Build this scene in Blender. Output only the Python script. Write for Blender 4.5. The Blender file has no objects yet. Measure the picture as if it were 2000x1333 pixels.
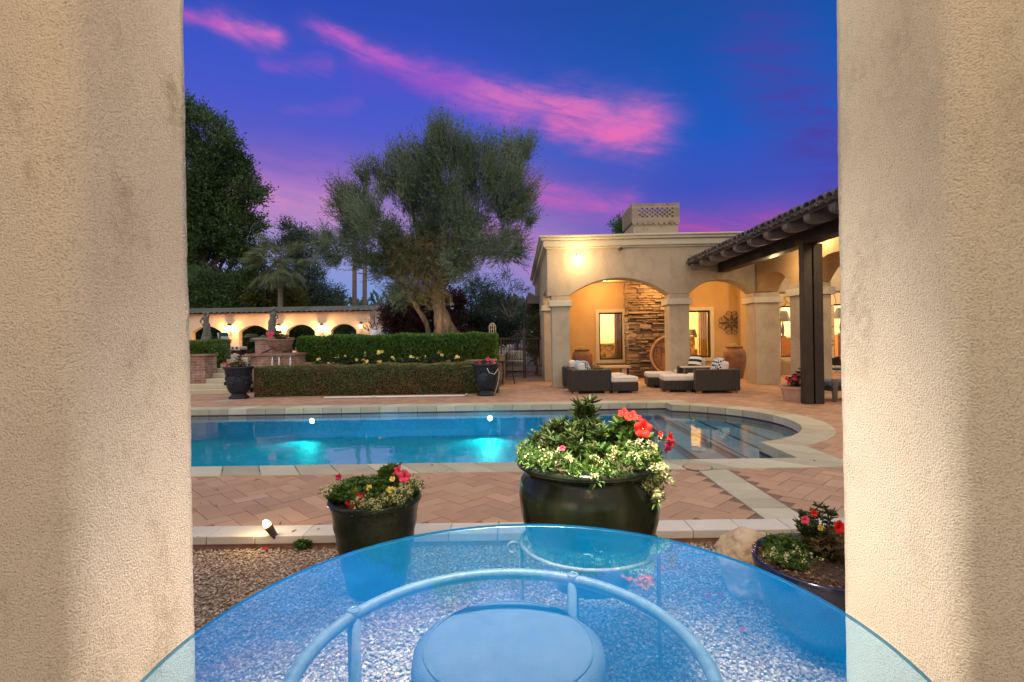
import bpy, bmesh, math, random
import numpy as np
from mathutils import Vector, Matrix
PI = math.pi
rnd = random.Random(7)
rng = np.random.default_rng(11)
sc = bpy.context.scene
COL = sc.collection

# ------------------------------------------------------------------ camera
EYE, F = 1.35, 1020.0
CAMR = (Matrix.Rotation(0.0098, 3, 'Z') @ Matrix.Rotation(PI/2 - 0.00245, 3, 'X') @ Matrix.Rotation(-0.017, 3, 'Z'))
cd = bpy.data.cameras.new('camera'); cam = bpy.data.objects.new('camera', cd); COL.objects.link(cam)
cd.sensor_width = 36; cd.lens = 36*F/2000; cd.clip_start = 0.02; cd.clip_end = 3000
cam.matrix_world = Matrix.Translation((0, 0, EYE)) @ CAMR.to_4x4()
sc.camera = cam

def ray(px, py): return CAMR @ Vector(((px-1000)/F, -(py-666.5)/F, -1))
def at(px, py, Y):                                   # the point at depth Y seen there in the photo
    d = ray(px, py); return Vector((0, 0, EYE)) + d*(Y/d.y)
def gz(px, py, z=0.0):                               # the point at height z seen there in the photo
    d = ray(px, py); return Vector((0, 0, EYE)) + d*((z-EYE)/d.z)

# ------------------------------------------------------------------ helpers
def tag(o, label=None, cat=None, group=None, kind=None):
    if label: o['label'] = label
    if cat: o['category'] = cat
    if group: o['group'] = group
    if kind: o['kind'] = kind
    return o
def empty(name, loc=(0, 0, 0), rz=0.0, label=None, cat=None, group=None):
    o = bpy.data.objects.new(name, None); COL.objects.link(o)
    o.empty_display_size = 0.1
    o.location = loc; o.rotation_euler = (0, 0, rz)
    return tag(o, label, cat, group)
def copy_tree(o, parent=None):
    c = o.copy(); COL.objects.link(c); c.parent = parent
    for ch in list(o.children): copy_tree(ch, c)
    return c

class MB:
    def __init__(s): s.v = []; s.f = []; s.sm = []
    def add(s, vs, fs, smooth=False):
        b = len(s.v); s.v += [tuple(p) for p in vs]
        for f in fs: s.f.append(tuple(b+i for i in f)); s.sm.append(smooth)
        return s
    def box(s, x0, x1, y0, y1, z0, z1):
        return s.add([(x0,y0,z0),(x1,y0,z0),(x1,y1,z0),(x0,y1,z0),(x0,y0,z1),(x1,y0,z1),(x1,y1,z1),(x0,y1,z1)],
                     [(0,3,2,1),(4,5,6,7),(0,1,5,4),(1,2,6,5),(2,3,7,6),(3,0,4,7)])
    def rbox(s, c, size, M=None):
        hx, hy, hz = size[0]/2, size[1]/2, size[2]/2
        vs = [Vector((a*hx, b*hy, d*hz)) for d in (-1, 1) for a, b in ((-1,-1),(1,-1),(1,1),(-1,1))]
        if M is not None: vs = [M @ v for v in vs]
        return s.add([v+Vector(c) for v in vs], [(0,3,2,1),(4,5,6,7),(0,1,5,4),(1,2,6,5),(2,3,7,6),(3,0,4,7)])
    def prism(s, poly, z0, z1, axis='z'):
        n = len(poly)
        def P(a, b, h): return (a, b, h) if axis == 'z' else ((a, h, b) if axis == 'y' else (h, a, b))
        vs = [P(a, b, z0) for a, b in poly] + [P(a, b, z1) for a, b in poly]
        fs = [tuple(range(n-1, -1, -1)), tuple(range(n, 2*n))] + [(i, (i+1) % n, n+(i+1) % n, n+i) for i in range(n)]
        if axis == 'y': fs = [tuple(reversed(f)) for f in fs]
        return s.add(vs, fs)
    def tube(s, pts, r, n=8, cap=True, smooth=True, closed=False):
        pts = [Vector(p) for p in pts]; m = len(pts)
        rs = r if hasattr(r, '__len__') else [r]*m
        vs = []; up = None
        for i, p in enumerate(pts):
            if closed: t = pts[(i+1) % m]-pts[i-1]
            else: t = pts[min(i+1, m-1)]-pts[max(i-1, 0)]
            if t.length < 1e-9: t = Vector((0, 0, 1))
            t.normalize()
            if up is None:
                up = Vector((0, 0, 1)) if abs(t.z) < .9 else Vector((1, 0, 0))
            a = (up - t*up.dot(t))
            if a.length < 1e-6: a = t.orthogonal()
            a.normalize(); up = a; b = t.cross(a)
            for k in range(n):
                q = 2*PI*k/n; vs.append(p+(a*math.cos(q)+b*math.sin(q))*rs[i])
        fs = []
        for i in range(m if closed else m-1):
            j = (i+1) % m
            for k in range(n):
                fs.append((i*n+k, i*n+(k+1) % n, j*n+(k+1) % n, j*n+k))
        s.add(vs, fs, smooth)
        if cap and not closed:
            b = len(s.v)-len(vs)
            s.f.append(tuple(b+k for k in range(n-1, -1, -1))); s.sm.append(False)
            s.f.append(tuple(b+(m-1)*n+k for k in range(n))); s.sm.append(False)
        return s
    def lathe(s, prof, c=(0, 0, 0), n=32, smooth=True, capb=True, capt=False, ph=0.0, sx=1, sy=1):
        vs = []
        for r, z in prof:
            for k in range(n):
                q = 2*PI*k/n+ph; vs.append((c[0]+r*sx*math.cos(q), c[1]+r*sy*math.sin(q), c[2]+z))
        fs = [(i*n+k, i*n+(k+1) % n, (i+1)*n+(k+1) % n, (i+1)*n+k) for i in range(len(prof)-1) for k in range(n)]
        s.add(vs, fs, smooth); b = len(s.v)-len(vs)
        if capb: s.f.append(tuple(b+k for k in range(n-1, -1, -1))); s.sm.append(False)
        if capt: s.f.append(tuple(b+(len(prof)-1)*n+k for k in range(n))); s.sm.append(False)
        return s
    def ball(s, c, r, seg=10, ring=7, M=None, noise=0.0):
        rx = r if hasattr(r, '__len__') else (r, r, r)
        vs = []
        for i in range(ring+1):
            t = PI*i/ring
            for k in range(seg):
                q = 2*PI*k/seg; w = 1+noise*rnd.uniform(-1, 1)
                v = Vector((rx[0]*math.sin(t)*math.cos(q)*w, rx[1]*math.sin(t)*math.sin(q)*w, -rx[2]*math.cos(t)*w))
                if M is not None: v = M @ v
                vs.append(v+Vector(c))
        fs = [(i*seg+k, i*seg+(k+1) % seg, (i+1)*seg+(k+1) % seg, (i+1)*seg+k) for i in range(ring) for k in range(seg)]
        return s.add(vs, fs, True)
    def build(s, name, mat, parent=None, world=False, bevel=0, subd=0, seg=2):
        off = Vector((0, 0, 0))
        if world and parent is not None:
            p = parent
            while p is not None: off += p.location; p = p.parent
        me = bpy.data.meshes.new(name)
        me.from_pydata([(a-off.x, b-off.y, c-off.z) for a, b, c in s.v], [], s.f)
        me.polygons.foreach_set('use_smooth', s.sm)
        if mat is not None: me.materials.append(mat)
        me.validate(); me.update()
        o = bpy.data.objects.new(name, me); COL.objects.link(o)
        if parent is not None: o.parent = parent
        if subd:
            m = o.modifiers.new('subd', 'SUBSURF'); m.levels = subd; m.render_levels = subd
        if bevel:
            m = o.modifiers.new('bevel', 'BEVEL'); m.width = bevel; m.segments = seg; m.limit_method = 'ANGLE'; m.angle_limit = math.radians(40)
        return o

def np_mesh(name, V, Fq, mat, parent=None, smooth=False, world=False):
    """V (n,3), Fq (m,k) equal sized faces -> one mesh object, quickly."""
    off = np.zeros(3)
    if world and parent is not None:
        p = parent
        while p is not None: off += np.array(p.location); p = p.parent
    V = np.ascontiguousarray(V-off, dtype=np.float32); Fq = np.ascontiguousarray(Fq, dtype=np.int32)
    me = bpy.data.meshes.new(name)
    me.vertices.add(len(V)); me.vertices.foreach_set('co', V.ravel())
    m, k = Fq.shape
    me.loops.add(m*k); me.loops.foreach_set('vertex_index', Fq.ravel())
    me.polygons.add(m)
    me.polygons.foreach_set('loop_start', np.arange(0, m*k, k, dtype=np.int32))
    me.polygons.foreach_set('use_smooth', np.full(m, smooth))
    me.materials.append(mat); me.update(calc_edges=True)
    o = bpy.data.objects.new(name, me); COL.objects.link(o)
    if parent is not None: o.parent = parent
    return o

def unit(A): return A/np.maximum(np.linalg.norm(A, axis=1, keepdims=True), 1e-9)
def leaf_arrays(P, D, L, W, fold=.25, full=False):
    n = len(P); D = unit(D)
    R = unit(rng.normal(size=(n, 3))); S = unit(np.cross(D, R)); N = np.cross(S, D)
    L = np.broadcast_to(np.asarray(L, float), (n,))[:, None]; W = np.broadcast_to(np.asarray(W, float), (n,))[:, None]
    if not full:
        V = np.stack([P, P+D*L*.5+S*W*.5+N*W*fold, P+D*L, P+D*L*.5-S*W*.5+N*W*fold], 1).reshape(-1, 3)
        return V, np.arange(4*n).reshape(n, 4)
    V = np.stack([P, P+D*L*.3+S*W*.46+N*W*fold, P+D*L*.68+S*W*.4+N*W*fold*.6-N*L*.05, P+D*L-N*L*.12,
                  P+D*L*.68-S*W*.4+N*W*fold*.6-N*L*.05, P+D*L*.3-S*W*.46+N*W*fold], 1).reshape(-1, 3)
    b = 6*np.arange(n)[:, None]
    Fq = np.concatenate([b+np.array([[0, 1, 2, 3]]), b+np.array([[0, 3, 4, 5]])], 1).reshape(-1, 4)
    return V, Fq
def leaves(name, P, D, L, W, mat, parent=None, world=True, full=False, fold=.25):
    V, Fq = leaf_arrays(np.asarray(P, float), np.asarray(D, float), L, W, fold, full)
    return np_mesh(name, V, Fq, mat, parent, world=world)
def shell(n, c, r, inner=.55):
    """n points in an ellipsoid, most of them towards its surface, with the outward directions"""
    d = unit(rng.normal(size=(n, 3))); k = inner+(1-inner)*np.sqrt(rng.random((n, 1)))
    return np.array(c)+d*np.array(r)*k, unit(d/np.array(r))

# ------------------------------------------------------------------ materials
def lin(c): return tuple(((x/255)/12.92 if x/255 <= .04045 else ((x/255+.055)/1.055)**2.4) for x in c)
def nodes(name):
    m = bpy.data.materials.new(name); m.use_nodes = True
    nt = m.node_tree; b = nt.nodes['Principled BSDF']; return m, nt, b
def N(nt, t, **kw):
    n = nt.nodes.new(t)
    for k, v in kw.items(): setattr(n, k, v)
    return n
def mixc(nt, fac, a, b, blend='MIX'):
    n = N(nt, 'ShaderNodeMix', data_type='RGBA', blend_type=blend)
    for s, v in ((n.inputs['Factor'], fac), (n.inputs['A'], a), (n.inputs['B'], b)):
        if hasattr(v, 'is_linked'): nt.links.new(v, s)
        elif isinstance(v, (int, float)): s.default_value = v
        else: s.default_value = (*v[:3], 1)
    return n.outputs['Result']
def math_(nt, op, a, b=None, c=None, clamp=False):
    n = N(nt, 'ShaderNodeMath', operation=op, use_clamp=clamp)
    for s, v in zip(n.inputs, (a, b, c)):
        if v is None: continue
        if hasattr(v, 'is_linked'): nt.links.new(v, s)
        else: s.default_value = v
    return n.outputs[0]
def ramp(nt, v, stops):
    r = N(nt, 'ShaderNodeValToRGB'); nt.links.new(v, r.inputs[0]); e = r.color_ramp.elements
    while len(e) < len(stops): e.new(.5)
    for el, (p, c) in zip(e, stops):
        el.position = p; el.color = (*c[:3], 1) if hasattr(c, '__len__') else (c, c, c, 1)
    return r.outputs['Color']
def M(name, col, rough=.7, col2=None, scale=8, bump=0, bscale=60, island=None, metal=0, spec=.5, detail=6, stretch=None, coat=0, dist=.02, sub=0):
    m, nt, b = nodes(name)
    tc = N(nt, 'ShaderNodeTexCoord'); co = tc.outputs['Object']
    if stretch:
        mp = N(nt, 'ShaderNodeMapping'); mp.inputs['Scale'].default_value = stretch
        nt.links.new(co, mp.inputs[0]); co = mp.outputs[0]
    c = None
    if col2 is not None:
        nz = N(nt, 'ShaderNodeTexNoise'); nz.inputs['Scale'].default_value = scale; nz.inputs['Detail'].default_value = detail
        nz.inputs['Roughness'].default_value = .62
        nt.links.new(co, nz.inputs['Vector'])
        c = ramp(nt, nz.outputs['Fac'], [(.32, col), (.68, col2)])
    if island is not None:
        g = N(nt, 'ShaderNodeNewGeometry')
        r = ramp(nt, g.outputs['Random Per Island'], [(i/(len(island)-1), x) for i, x in enumerate(island)])
        c = r if c is None else mixc(nt, .7, c, r)
    if c is None: b.inputs['Base Color'].default_value = (*col, 1)
    else: nt.links.new(c, b.inputs['Base Color'])
    b.inputs['Roughness'].default_value = rough; b.inputs['Metallic'].default_value = metal
    b.inputs['Specular IOR Level'].default_value = spec
    if coat: b.inputs['Coat Weight'].default_value = coat; b.inputs['Coat Roughness'].default_value = .05
    if bump:
        nb = N(nt, 'ShaderNodeTexNoise'); nb.inputs['Scale'].default_value = bscale; nb.inputs['Detail'].default_value = 5
        nt.links.new(co, nb.inputs['Vector'])
        bp = N(nt, 'ShaderNodeBump'); bp.inputs['Strength'].default_value = bump; bp.inputs['Distance'].default_value = dist
        nt.links.new(nb.outputs['Fac'], bp.inputs['Height']); nt.links.new(bp.outputs[0], b.inputs['Normal'])
    return m
def leafmat(name, cols, rough=.55, trans=.25, patch=None):
    m, nt, b = nodes(name)
    g = N(nt, 'ShaderNodeNewGeometry')
    c = ramp(nt, g.outputs['Random Per Island'], [(i/(len(cols)-1), x) for i, x in enumerate(cols)])
    if patch:
        tc = N(nt, 'ShaderNodeTexCoord'); nz = N(nt, 'ShaderNodeTexNoise'); nz.inputs['Scale'].default_value = patch[0]; nz.inputs['Detail'].default_value = 4
        nt.links.new(tc.outputs['Object'], nz.inputs['Vector'])
        c = mixc(nt, ramp(nt, nz.outputs['Fac'], [(.38, 0), (.62, 1)]), c, mixc(nt, 1.0, c, patch[1], 'MULTIPLY'))
    nt.links.new(c, b.inputs['Base Color']); b.inputs['Roughness'].default_value = rough
    b.inputs['Specular IOR Level'].default_value = .3
    if trans:
        t = N(nt, 'ShaderNodeBsdfTranslucent'); nt.links.new(c, t.inputs['Color'])
        mx = N(nt, 'ShaderNodeMixShader'); mx.inputs[0].default_value = trans
        nt.links.new(b.outputs[0], mx.inputs[1]); nt.links.new(t.outputs[0], mx.inputs[2])
        nt.links.new(mx.outputs[0], nt.nodes['Material Output'].inputs['Surface'])
    return m
def glow(name, col, strength):
    m, nt, b = nodes(name)
    b.inputs['Base Color'].default_value = (*col, 1); b.inputs['Emission Color'].default_value = (*col, 1); b.inputs['Emission Strength'].default_value = strength
    return m
def lamp(name, loc, power, col, size=.05, kind='POINT', target=None, spot=1.2, blend=.6):
    l = bpy.data.lights.new(name, kind); l.energy = power; l.color = col; l.shadow_soft_size = size
    if kind == 'SPOT': l.spot_size = spot; l.spot_blend = blend
    o = bpy.data.objects.new(name, l); COL.objects.link(o); o.location = loc
    if target is not None: o.rotation_euler = (Vector(target)-Vector(loc)).to_track_quat('-Z', 'Y').to_euler()
    return o
WARM = (1, .60, .26); WARM2 = (1, .74, .46)

def stucco(name, col, col2, bs=150, bump=.5, dirt=None, dist=.012):
    m, nt, b = nodes(name)
    tc = N(nt, 'ShaderNodeTexCoord'); co = tc.outputs['Object']
    nz = N(nt, 'ShaderNodeTexNoise'); nz.inputs['Scale'].default_value = 1.7; nz.inputs['Detail'].default_value = 8; nz.inputs['Roughness'].default_value = .6
    nt.links.new(co, nz.inputs['Vector'])
    c = ramp(nt, nz.outputs['Fac'], [(.35, col), (.65, col2)])
    n2 = N(nt, 'ShaderNodeTexNoise'); n2.inputs['Scale'].default_value = bs; n2.inputs['Detail'].default_value = 4; n2.inputs['Roughness'].default_value = .65
    nt.links.new(co, n2.inputs['Vector'])
    c = mixc(nt, .5, c, ramp(nt, n2.outputs['Fac'], [(.36, tuple(.5*x for x in col)), (.50, col2)]))
    if dirt:
        mp = N(nt, 'ShaderNodeMapping'); mp.inputs['Scale'].default_value = (1.6, 1.6, 1.1); nt.links.new(co, mp.inputs[0])
        n3 = N(nt, 'ShaderNodeTexNoise'); n3.inputs['Scale'].default_value = 1.6; n3.inputs['Detail'].default_value = 9; n3.inputs['Roughness'].default_value = .72
        nt.links.new(mp.outputs[0], n3.inputs['Vector'])
        n4 = N(nt, 'ShaderNodeTexNoise'); n4.inputs['Scale'].default_value = 38; n4.inputs['Detail'].default_value = 6; n4.inputs['Roughness'].default_value = .7; nt.links.new(co, n4.inputs['Vector'])
        f = math_(nt, 'MULTIPLY', ramp(nt, n3.outputs['Fac'], [(.50, 0), (.64, 1)]), ramp(nt, n4.outputs['Fac'], [(.36, .05), (.60, .75)]))
        c = mixc(nt, f, c, dirt)
    nt.links.new(c, b.inputs['Base Color']); b.inputs['Roughness'].default_value = .92; b.inputs['Specular IOR Level'].default_value = .15
    bp = N(nt, 'ShaderNodeBump'); bp.inputs['Strength'].default_value = bump; bp.inputs['Distance'].default_value = dist
    nt.links.new(n2.outputs['Fac'], bp.inputs['Height']); nt.links.new(bp.outputs[0], b.inputs['Normal'])
    return m

m_pier = stucco('pier_stucco', (.60, .525, .405), (.69, .61, .475), 210, 1.0, (.40, .33, .25))
m_house = stucco('house_stucco', (.38, .31, .225), (.47, .39, .28), 60, .4, (.24, .21, .15))
m_inner = stucco('patio_stucco', (.44, .29, .135), (.52, .35, .17), 60, .3)
m_cap = stucco('column_cap_stucco', (.50, .46, .35), (.58, .53, .41), 60, .25)
m_arcade = stucco('arcade_stucco', (.60, .48, .36), (.68, .55, .42), 30, .3)
m_brick = M('clay_paver', (.28, .155, .095), .75, (.47, .285, .175), 1.6, .35, 90, island=[(.29, .165, .10), (.43, .245, .142), (.36, .205, .122), (.48, .30, .185), (.40, .225, .132), (.31, .18, .115), (.45, .265, .16)], dist=.004)
m_mortar = M('paver_joint', (.15, .09, .065), .95, (.22, .14, .10), 30)
m_coping = M('cast_stone', (.33, .29, .20), .8, (.58, .52, .39), 4.5, .35, 50, island=[(.27, .255, .16), (.52, .47, .34), (.40, .37, .25), (.33, .29, .20), (.56, .50, .37)], dist=.006)
m_curb = M('pale_curb_stone', (.42, .37, .31), .85, (.66, .59, .51), 4, .35, 55, island=[(.5, .45, .38), (.62, .56, .48)], dist=.006)
m_earth = M('garden_earth', (.05, .04, .03), .95, (.09, .075, .05), 3)
m_gravelbed = M('gravel_bed', (.16, .12, .085), .95, (.28, .22, .17), 120, .6, 120)
m_gravel = M('gravel_stone', (.4, .33, .25), .85, None, island=[(.18, .11, .07), (.43, .30, .21), (.31, .21, .14), (.53, .41, .31), (.24, .155, .105), (.45, .33, .24), (.66, .56, .46)])
m_redbrick = M('planter_brick', (.20, .09, .06), .85, (.34, .2, .15), 5, .5, 40)
m_bark = M('olive_bark', (.055, .042, .03), .95, (.22, .17, .125), 7, 1.0, 9, stretch=(1, 1, .25), dist=.12)
m_barkd = M('dark_bark', (.08, .06, .045), .95, (.16, .13, .1), 8, .6, 30)
m_palmbark = M('palm_bark', (.12, .10, .085), .95, (.24, .2, .17), 6, .6, 14, stretch=(.4, .4, 3))
m_olive = leafmat('olive_leaf', [(.10, .15, .095), (.18, .245, .165), (.27, .335, .24), (.12, .175, .105), (.21, .28, .20)], patch=(.8, (.6, .66, .55)))
m_ficus = leafmat('ficus_leaf', [(.035, .075, .028), (.09, .17, .06), (.055, .115, .04), (.14, .23, .085)], .4, patch=(.35, (.5, .55, .5)))
m_bluetree = leafmat('gum_leaf', [(.045, .085, .07), (.085, .14, .11), (.06, .11, .08)])
m_palm = leafmat('palm_frond', [(.10, .14, .07), (.19, .23, .12), (.14, .18, .09)], .5)
m_boug = leafmat('bougainvillea_leaf', [(.014, .024, .012), (.02, .03, .015), (.10, .008, .022), (.018, .03, .012), (.03, .04, .02), (.19, .012, .045)], .6)
m_hedgeb = leafmat('boxwood_leaf', [(.035, .04, .012), (.07, .065, .02), (.10, .07, .022), (.05, .055, .016), (.13, .075, .03)], .6)
m_hedgeg = leafmat('green_hedge_leaf', [(.035, .085, .014), (.095, .19, .03), (.18, .31, .055), (.055, .12, .02)], .45)
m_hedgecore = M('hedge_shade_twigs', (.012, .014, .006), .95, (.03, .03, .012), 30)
m_leaf = leafmat('bedding_leaf', [(.03, .075, .014), (.075, .15, .028), (.12, .20, .04), (.045, .10, .02)], .45)
m_leafd = leafmat('dianthus_leaf', [(.015, .038, .010), (.038, .072, .016), (.07, .11, .024), (.06, .042, .016)], .45)
m_white = leafmat('alyssum_petal', [(.66, .58, .32), (.78, .71, .45), (.5, .46, .2), (.28, .32, .09)], .7, .2)
m_red = M('red_petal', (.66, .012, .012), .7, (.75, .03, .02), 30, spec=.1)
m_crim = M('crimson_petal', (.38, .012, .05), .7, (.5, .03, .1), 30, spec=.1)
m_pink = M('pink_petal', (.62, .04, .11), .7, (.75, .09, .16), 30, spec=.1)
m_yellow = M('yellow_petal', (.72, .48, .03), .55, (.8, .58, .1), 30)
m_cream = M('pale_yellow_petal', (.8, .62, .10), .6, (.85, .70, .2), 30)
m_soil = M('potting_soil', (.03, .016, .01), .95, (.11, .055, .03), 55, 1, 60)
m_iron = M('black_iron', (.012, .011, .011), .45, (.03, .026, .023), 20, spec=.5)
m_rust = M('brown_iron', (.045, .026, .018), .6, (.08, .045, .03), 20)
m_dark = M('dark_timber', (.012, .008, .007), .6, (.026, .017, .013), 6, .4, 20, stretch=(1, 1, 1))
m_rafter = M('rafter_timber', (.07, .06, .06), .6, (.14, .12, .115), 8, .4, 20)
m_tile = M('roof_tile', (.05, .042, .038), .4, (.13, .095, .08), 6, .5, 30, island=[(.05, .045, .042), (.13, .09, .075), (.085, .075, .07)])
m_tileg = M('weathered_roof_tile', (.05, .055, .05), .85, (.12, .12, .105), 5, .5, 30, island=[(.05, .055, .05), (.13, .125, .105), (.09, .09, .08)])
m_terra = M('terracotta', (.12, .052, .028), .75, (.21, .10, .055), 7, .4, 25)
m_terral = M('pale_terracotta', (.40, .23, .15), .8, (.52, .33, .24), 6, .4, 25)
m_stone = M('ledge_stone', (.22, .15, .09), .9, (.4, .29, .18), 6, .6, 25, island=[(.085, .055, .032), (.28, .18, .10), (.17, .11, .065), (.36, .25, .15), (.12, .085, .06)], dist=.03)
m_statue = M('grey_cast_stone', (.09, .09, .085), .9, (.19, .185, .17), 9, .5, 30)
m_whitestone = M('white_cast_stone', (.72, .74, .76), .7, (.82, .83, .85), 9)
m_cushion = M('white_cushion', (.60, .54, .46), .9, (.68, .62, .54), 12, .15, 300)
m_bench = M('bench_stone', (.48, .4, .28), .85, (.58, .5, .38), 9, .3, 40)
m_trim = M('window_trim_stone', (.52, .44, .31), .8, (.6, .52, .38), 10, .2, 40)
m_wood = M('oak_plank', (.24, .10, .035), .55, (.42, .19, .075), 5, .3, 20, stretch=(1, 6, 6))
m_steel = M('grey_metal', (.35, .34, .32), .4, (.42, .41, .4), 20, metal=.7)
# ------------------------------------------------------------------ sky
w = bpy.data.worlds.new('World'); sc.world = w; w.use_nodes = True
nt = w.node_tree; bg = nt.nodes['Background']
tc = N(nt, 'ShaderNodeTexCoord'); sx = N(nt, 'ShaderNodeSeparateXYZ'); nt.links.new(tc.outputs['Generated'], sx.inputs[0])
X_, Y_, Z_ = sx.outputs
el = math_(nt, 'MULTIPLY', math_(nt, 'ARCSINE', Z_), 180/PI)          # degrees above the horizon
az = math_(nt, 'MULTIPLY', math_(nt, 'ARCTAN2', X_, Y_), 180/PI)      # degrees east of north
def eln(d): return math_(nt, 'DIVIDE', d, 90.0)
stops_l = [(0, (112, 158, 210)), (5, (112, 142, 202)), (9.5, (142, 138, 194)), (13, (150, 122, 180)), (17, (112, 94, 178)), (21, (76, 84, 188)), (26, (56, 80, 188)), (32, (40, 70, 168))]
stops_r = [(0, (140, 116, 178)), (7, (136, 90, 168)), (11, (92, 76, 172)), (15, (56, 74, 176)), (20, (26, 82, 178)), (26, (18, 78, 166)), (32, (24, 70, 148))]
e01 = eln(el)
skl = ramp(nt, e01, [(d/90, lin(c)) for d, c in stops_l]); skr = ramp(nt, e01, [(d/90, lin(c)) for d, c in stops_r])
azf = N(nt, 'ShaderNodeMapRange', interpolation_type='SMOOTHSTEP'); nt.links.new(az, azf.inputs[0]); azf.inputs[1].default_value = -14; azf.inputs[2].default_value = 20
sky = mixc(nt, azf.outputs[0], skl, skr)
# distorted direction for the cloud edges
nzc = N(nt, 'ShaderNodeTexNoise'); nzc.inputs['Scale'].default_value = 7; nzc.inputs['Detail'].default_value = 6; nzc.inputs['Roughness'].default_value = .6
mpc = N(nt, 'ShaderNodeMapping'); mpc.inputs['Scale'].default_value = (1, 1, 2.6); mpc.inputs['Rotation'].default_value = (0, .35, 0)
nt.links.new(tc.outputs['Generated'], mpc.inputs[0]); nt.links.new(mpc.outputs[0], nzc.inputs['Vector'])
warp = math_(nt, 'MULTIPLY', math_(nt, 'SUBTRACT', nzc.outputs['Fac'], .5), 3.6)
nzf = N(nt, 'ShaderNodeTexNoise'); nzf.inputs['Scale'].default_value = 16; nzf.inputs['Detail'].default_value = 8; nzf.inputs['Roughness'].default_value = .65
nt.links.new(mpc.outputs[0], nzf.inputs['Vector'])
# cirrus grain: noise drawn out along the wind
_c, _s = math.cos(math.radians(-13)), math.sin(math.radians(-13))
al = math_(nt, 'ADD', math_(nt, 'MULTIPLY', az, _c), math_(nt, 'MULTIPLY', el, _s)); ac = math_(nt, 'SUBTRACT', math_(nt, 'MULTIPLY', el, _c), math_(nt, 'MULTIPLY', az, _s))
cv = N(nt, 'ShaderNodeCombineXYZ'); nt.links.new(math_(nt, 'MULTIPLY', al, .10), cv.inputs[0]); nt.links.new(math_(nt, 'MULTIPLY', ac, .62), cv.inputs[1])
ci = N(nt, 'ShaderNodeTexNoise'); ci.inputs['Scale'].default_value = 1; ci.inputs['Detail'].default_value = 7; ci.inputs['Roughness'].default_value = .62; ci.inputs['Distortion'].default_value = .6
nt.links.new(cv.outputs[0], ci.inputs['Vector'])
cirrus = ramp(nt, ci.outputs['Fac'], [(.30, .05), (.62, 1)])
def azel(px, py):
    d = ray(px, py).normalized(); return math.degrees(math.atan2(d.x, d.y)), math.degrees(math.asin(d.z))
def cloud(px0, py0, px1, py1, width, col, amt, taper=1.0):
    """a streak of cloud between two directions; width in degrees at its far end"""
    global sky
    a0, e0 = azel(px0, py0); a1, e1 = azel(px1, py1)
    L = math.hypot(a1-a0, e1-e0); ux, uy = (a1-a0)/L, (e1-e0)/L
    da = math_(nt, 'SUBTRACT', az, a0); de = math_(nt, 'SUBTRACT', el, e0)
    t = math_(nt, 'DIVIDE', math_(nt, 'ADD', math_(nt, 'MULTIPLY', da, ux), math_(nt, 'MULTIPLY', de, uy)), L)
    s = math_(nt, 'ADD', math_(nt, 'SUBTRACT', math_(nt, 'MULTIPLY', de, ux), math_(nt, 'MULTIPLY', da, uy)), warp)
    tcl = math_(nt, 'MAXIMUM', math_(nt, 'MINIMUM', t, 1.0), 0.0)
    wd = math_(nt, 'ADD', math_(nt, 'MULTIPLY', tcl, width*(1-taper)), width*taper)
    q = math_(nt, 'DIVIDE', s, wd)
    ga = math_(nt, 'POWER', 2.718, math_(nt, 'MULTIPLY', math_(nt, 'MULTIPLY', q, q), -1))
    over = math_(nt, 'MULTIPLY', math_(nt, 'SUBTRACT', t, tcl), L/ (width*1.2))
    gb = math_(nt, 'POWER', 2.718, math_(nt, 'MULTIPLY', math_(nt, 'MULTIPLY', over, over), -1))
    tex = math_(nt, 'MULTIPLY_ADD', math_(nt, 'MULTIPLY', cirrus, nzf.outputs['Fac']), 2.7, .08)
    f = math_(nt, 'MULTIPLY', math_(nt, 'MULTIPLY', math_(nt, 'MULTIPLY', ga, gb), tex), amt, clamp=True)
    sky = mixc(nt, f, sky, lin(col))
cloud(640, 70, 1000, 205, 1.5, (172, 88, 184), 1.0, .5)
cloud(930, 180, 1255, 245, 2.4, (190, 104, 178), .86, .5)
cloud(1090, 235, 1265, 262, 1.3, (220, 100, 170), .55)
cloud(440, 45, 535, 66, .8, (190, 100, 180), .75)
cloud(330, 20, 420, 36, .7, (170, 88, 180), .6)
cloud(520, 110, 640, 130, .6, (140, 80, 184), .4)
cloud(330, 372, 660, 398, 2.0, (190, 128, 182), .8)
cloud(560, 215, 700, 205, .5, (110, 84, 190), .3)
cloud(1030, 372, 1215, 408, 1.5, (166, 90, 176), .75)
cloud(960, 470, 1070, 500, 2.4, (188, 116, 178), .7)
cloud(1330, 440, 1600, 445, 1.5, (170, 72, 150), .6)
cloud(1480, 100, 1640, 330, 3.5, (70, 56, 150), .5)
cloud(380, 330, 640, 345, 2.2, (150, 100, 186), .35)
cloud(700, 150, 900, 165, 1.6, (96, 70, 186), .5)
# unseen sky above and behind the view, brightened past the visible part as added fill
up = N(nt, 'ShaderNodeMapRange', interpolation_type='SMOOTHSTEP'); nt.links.new(el, up.inputs[0]); up.inputs[1].default_value = 33; up.inputs[2].default_value = 58
bk = N(nt, 'ShaderNodeMapRange', interpolation_type='SMOOTHSTEP'); nt.links.new(Y_, bk.inputs[0]); bk.inputs[1].default_value = .35; bk.inputs[2].default_value = -.35
sky = mixc(nt, bk.outputs[0], sky, (1.05, .90, .80))
sky = mixc(nt, up.outputs[0], sky, (.98, .97, 1.02))
nish = N(nt, 'ShaderNodeTexSky', sky_type='NISHITA'); nish.sun_disc = False; nish.sun_elevation = math.radians(1.0); nish.sun_rotation = math.radians(215)
sky = mixc(nt, .004, sky, nish.outputs[0], 'ADD')
nt.links.new(sky, bg.inputs['Color']); bg.inputs['Strength'].default_value = 1.0
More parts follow.
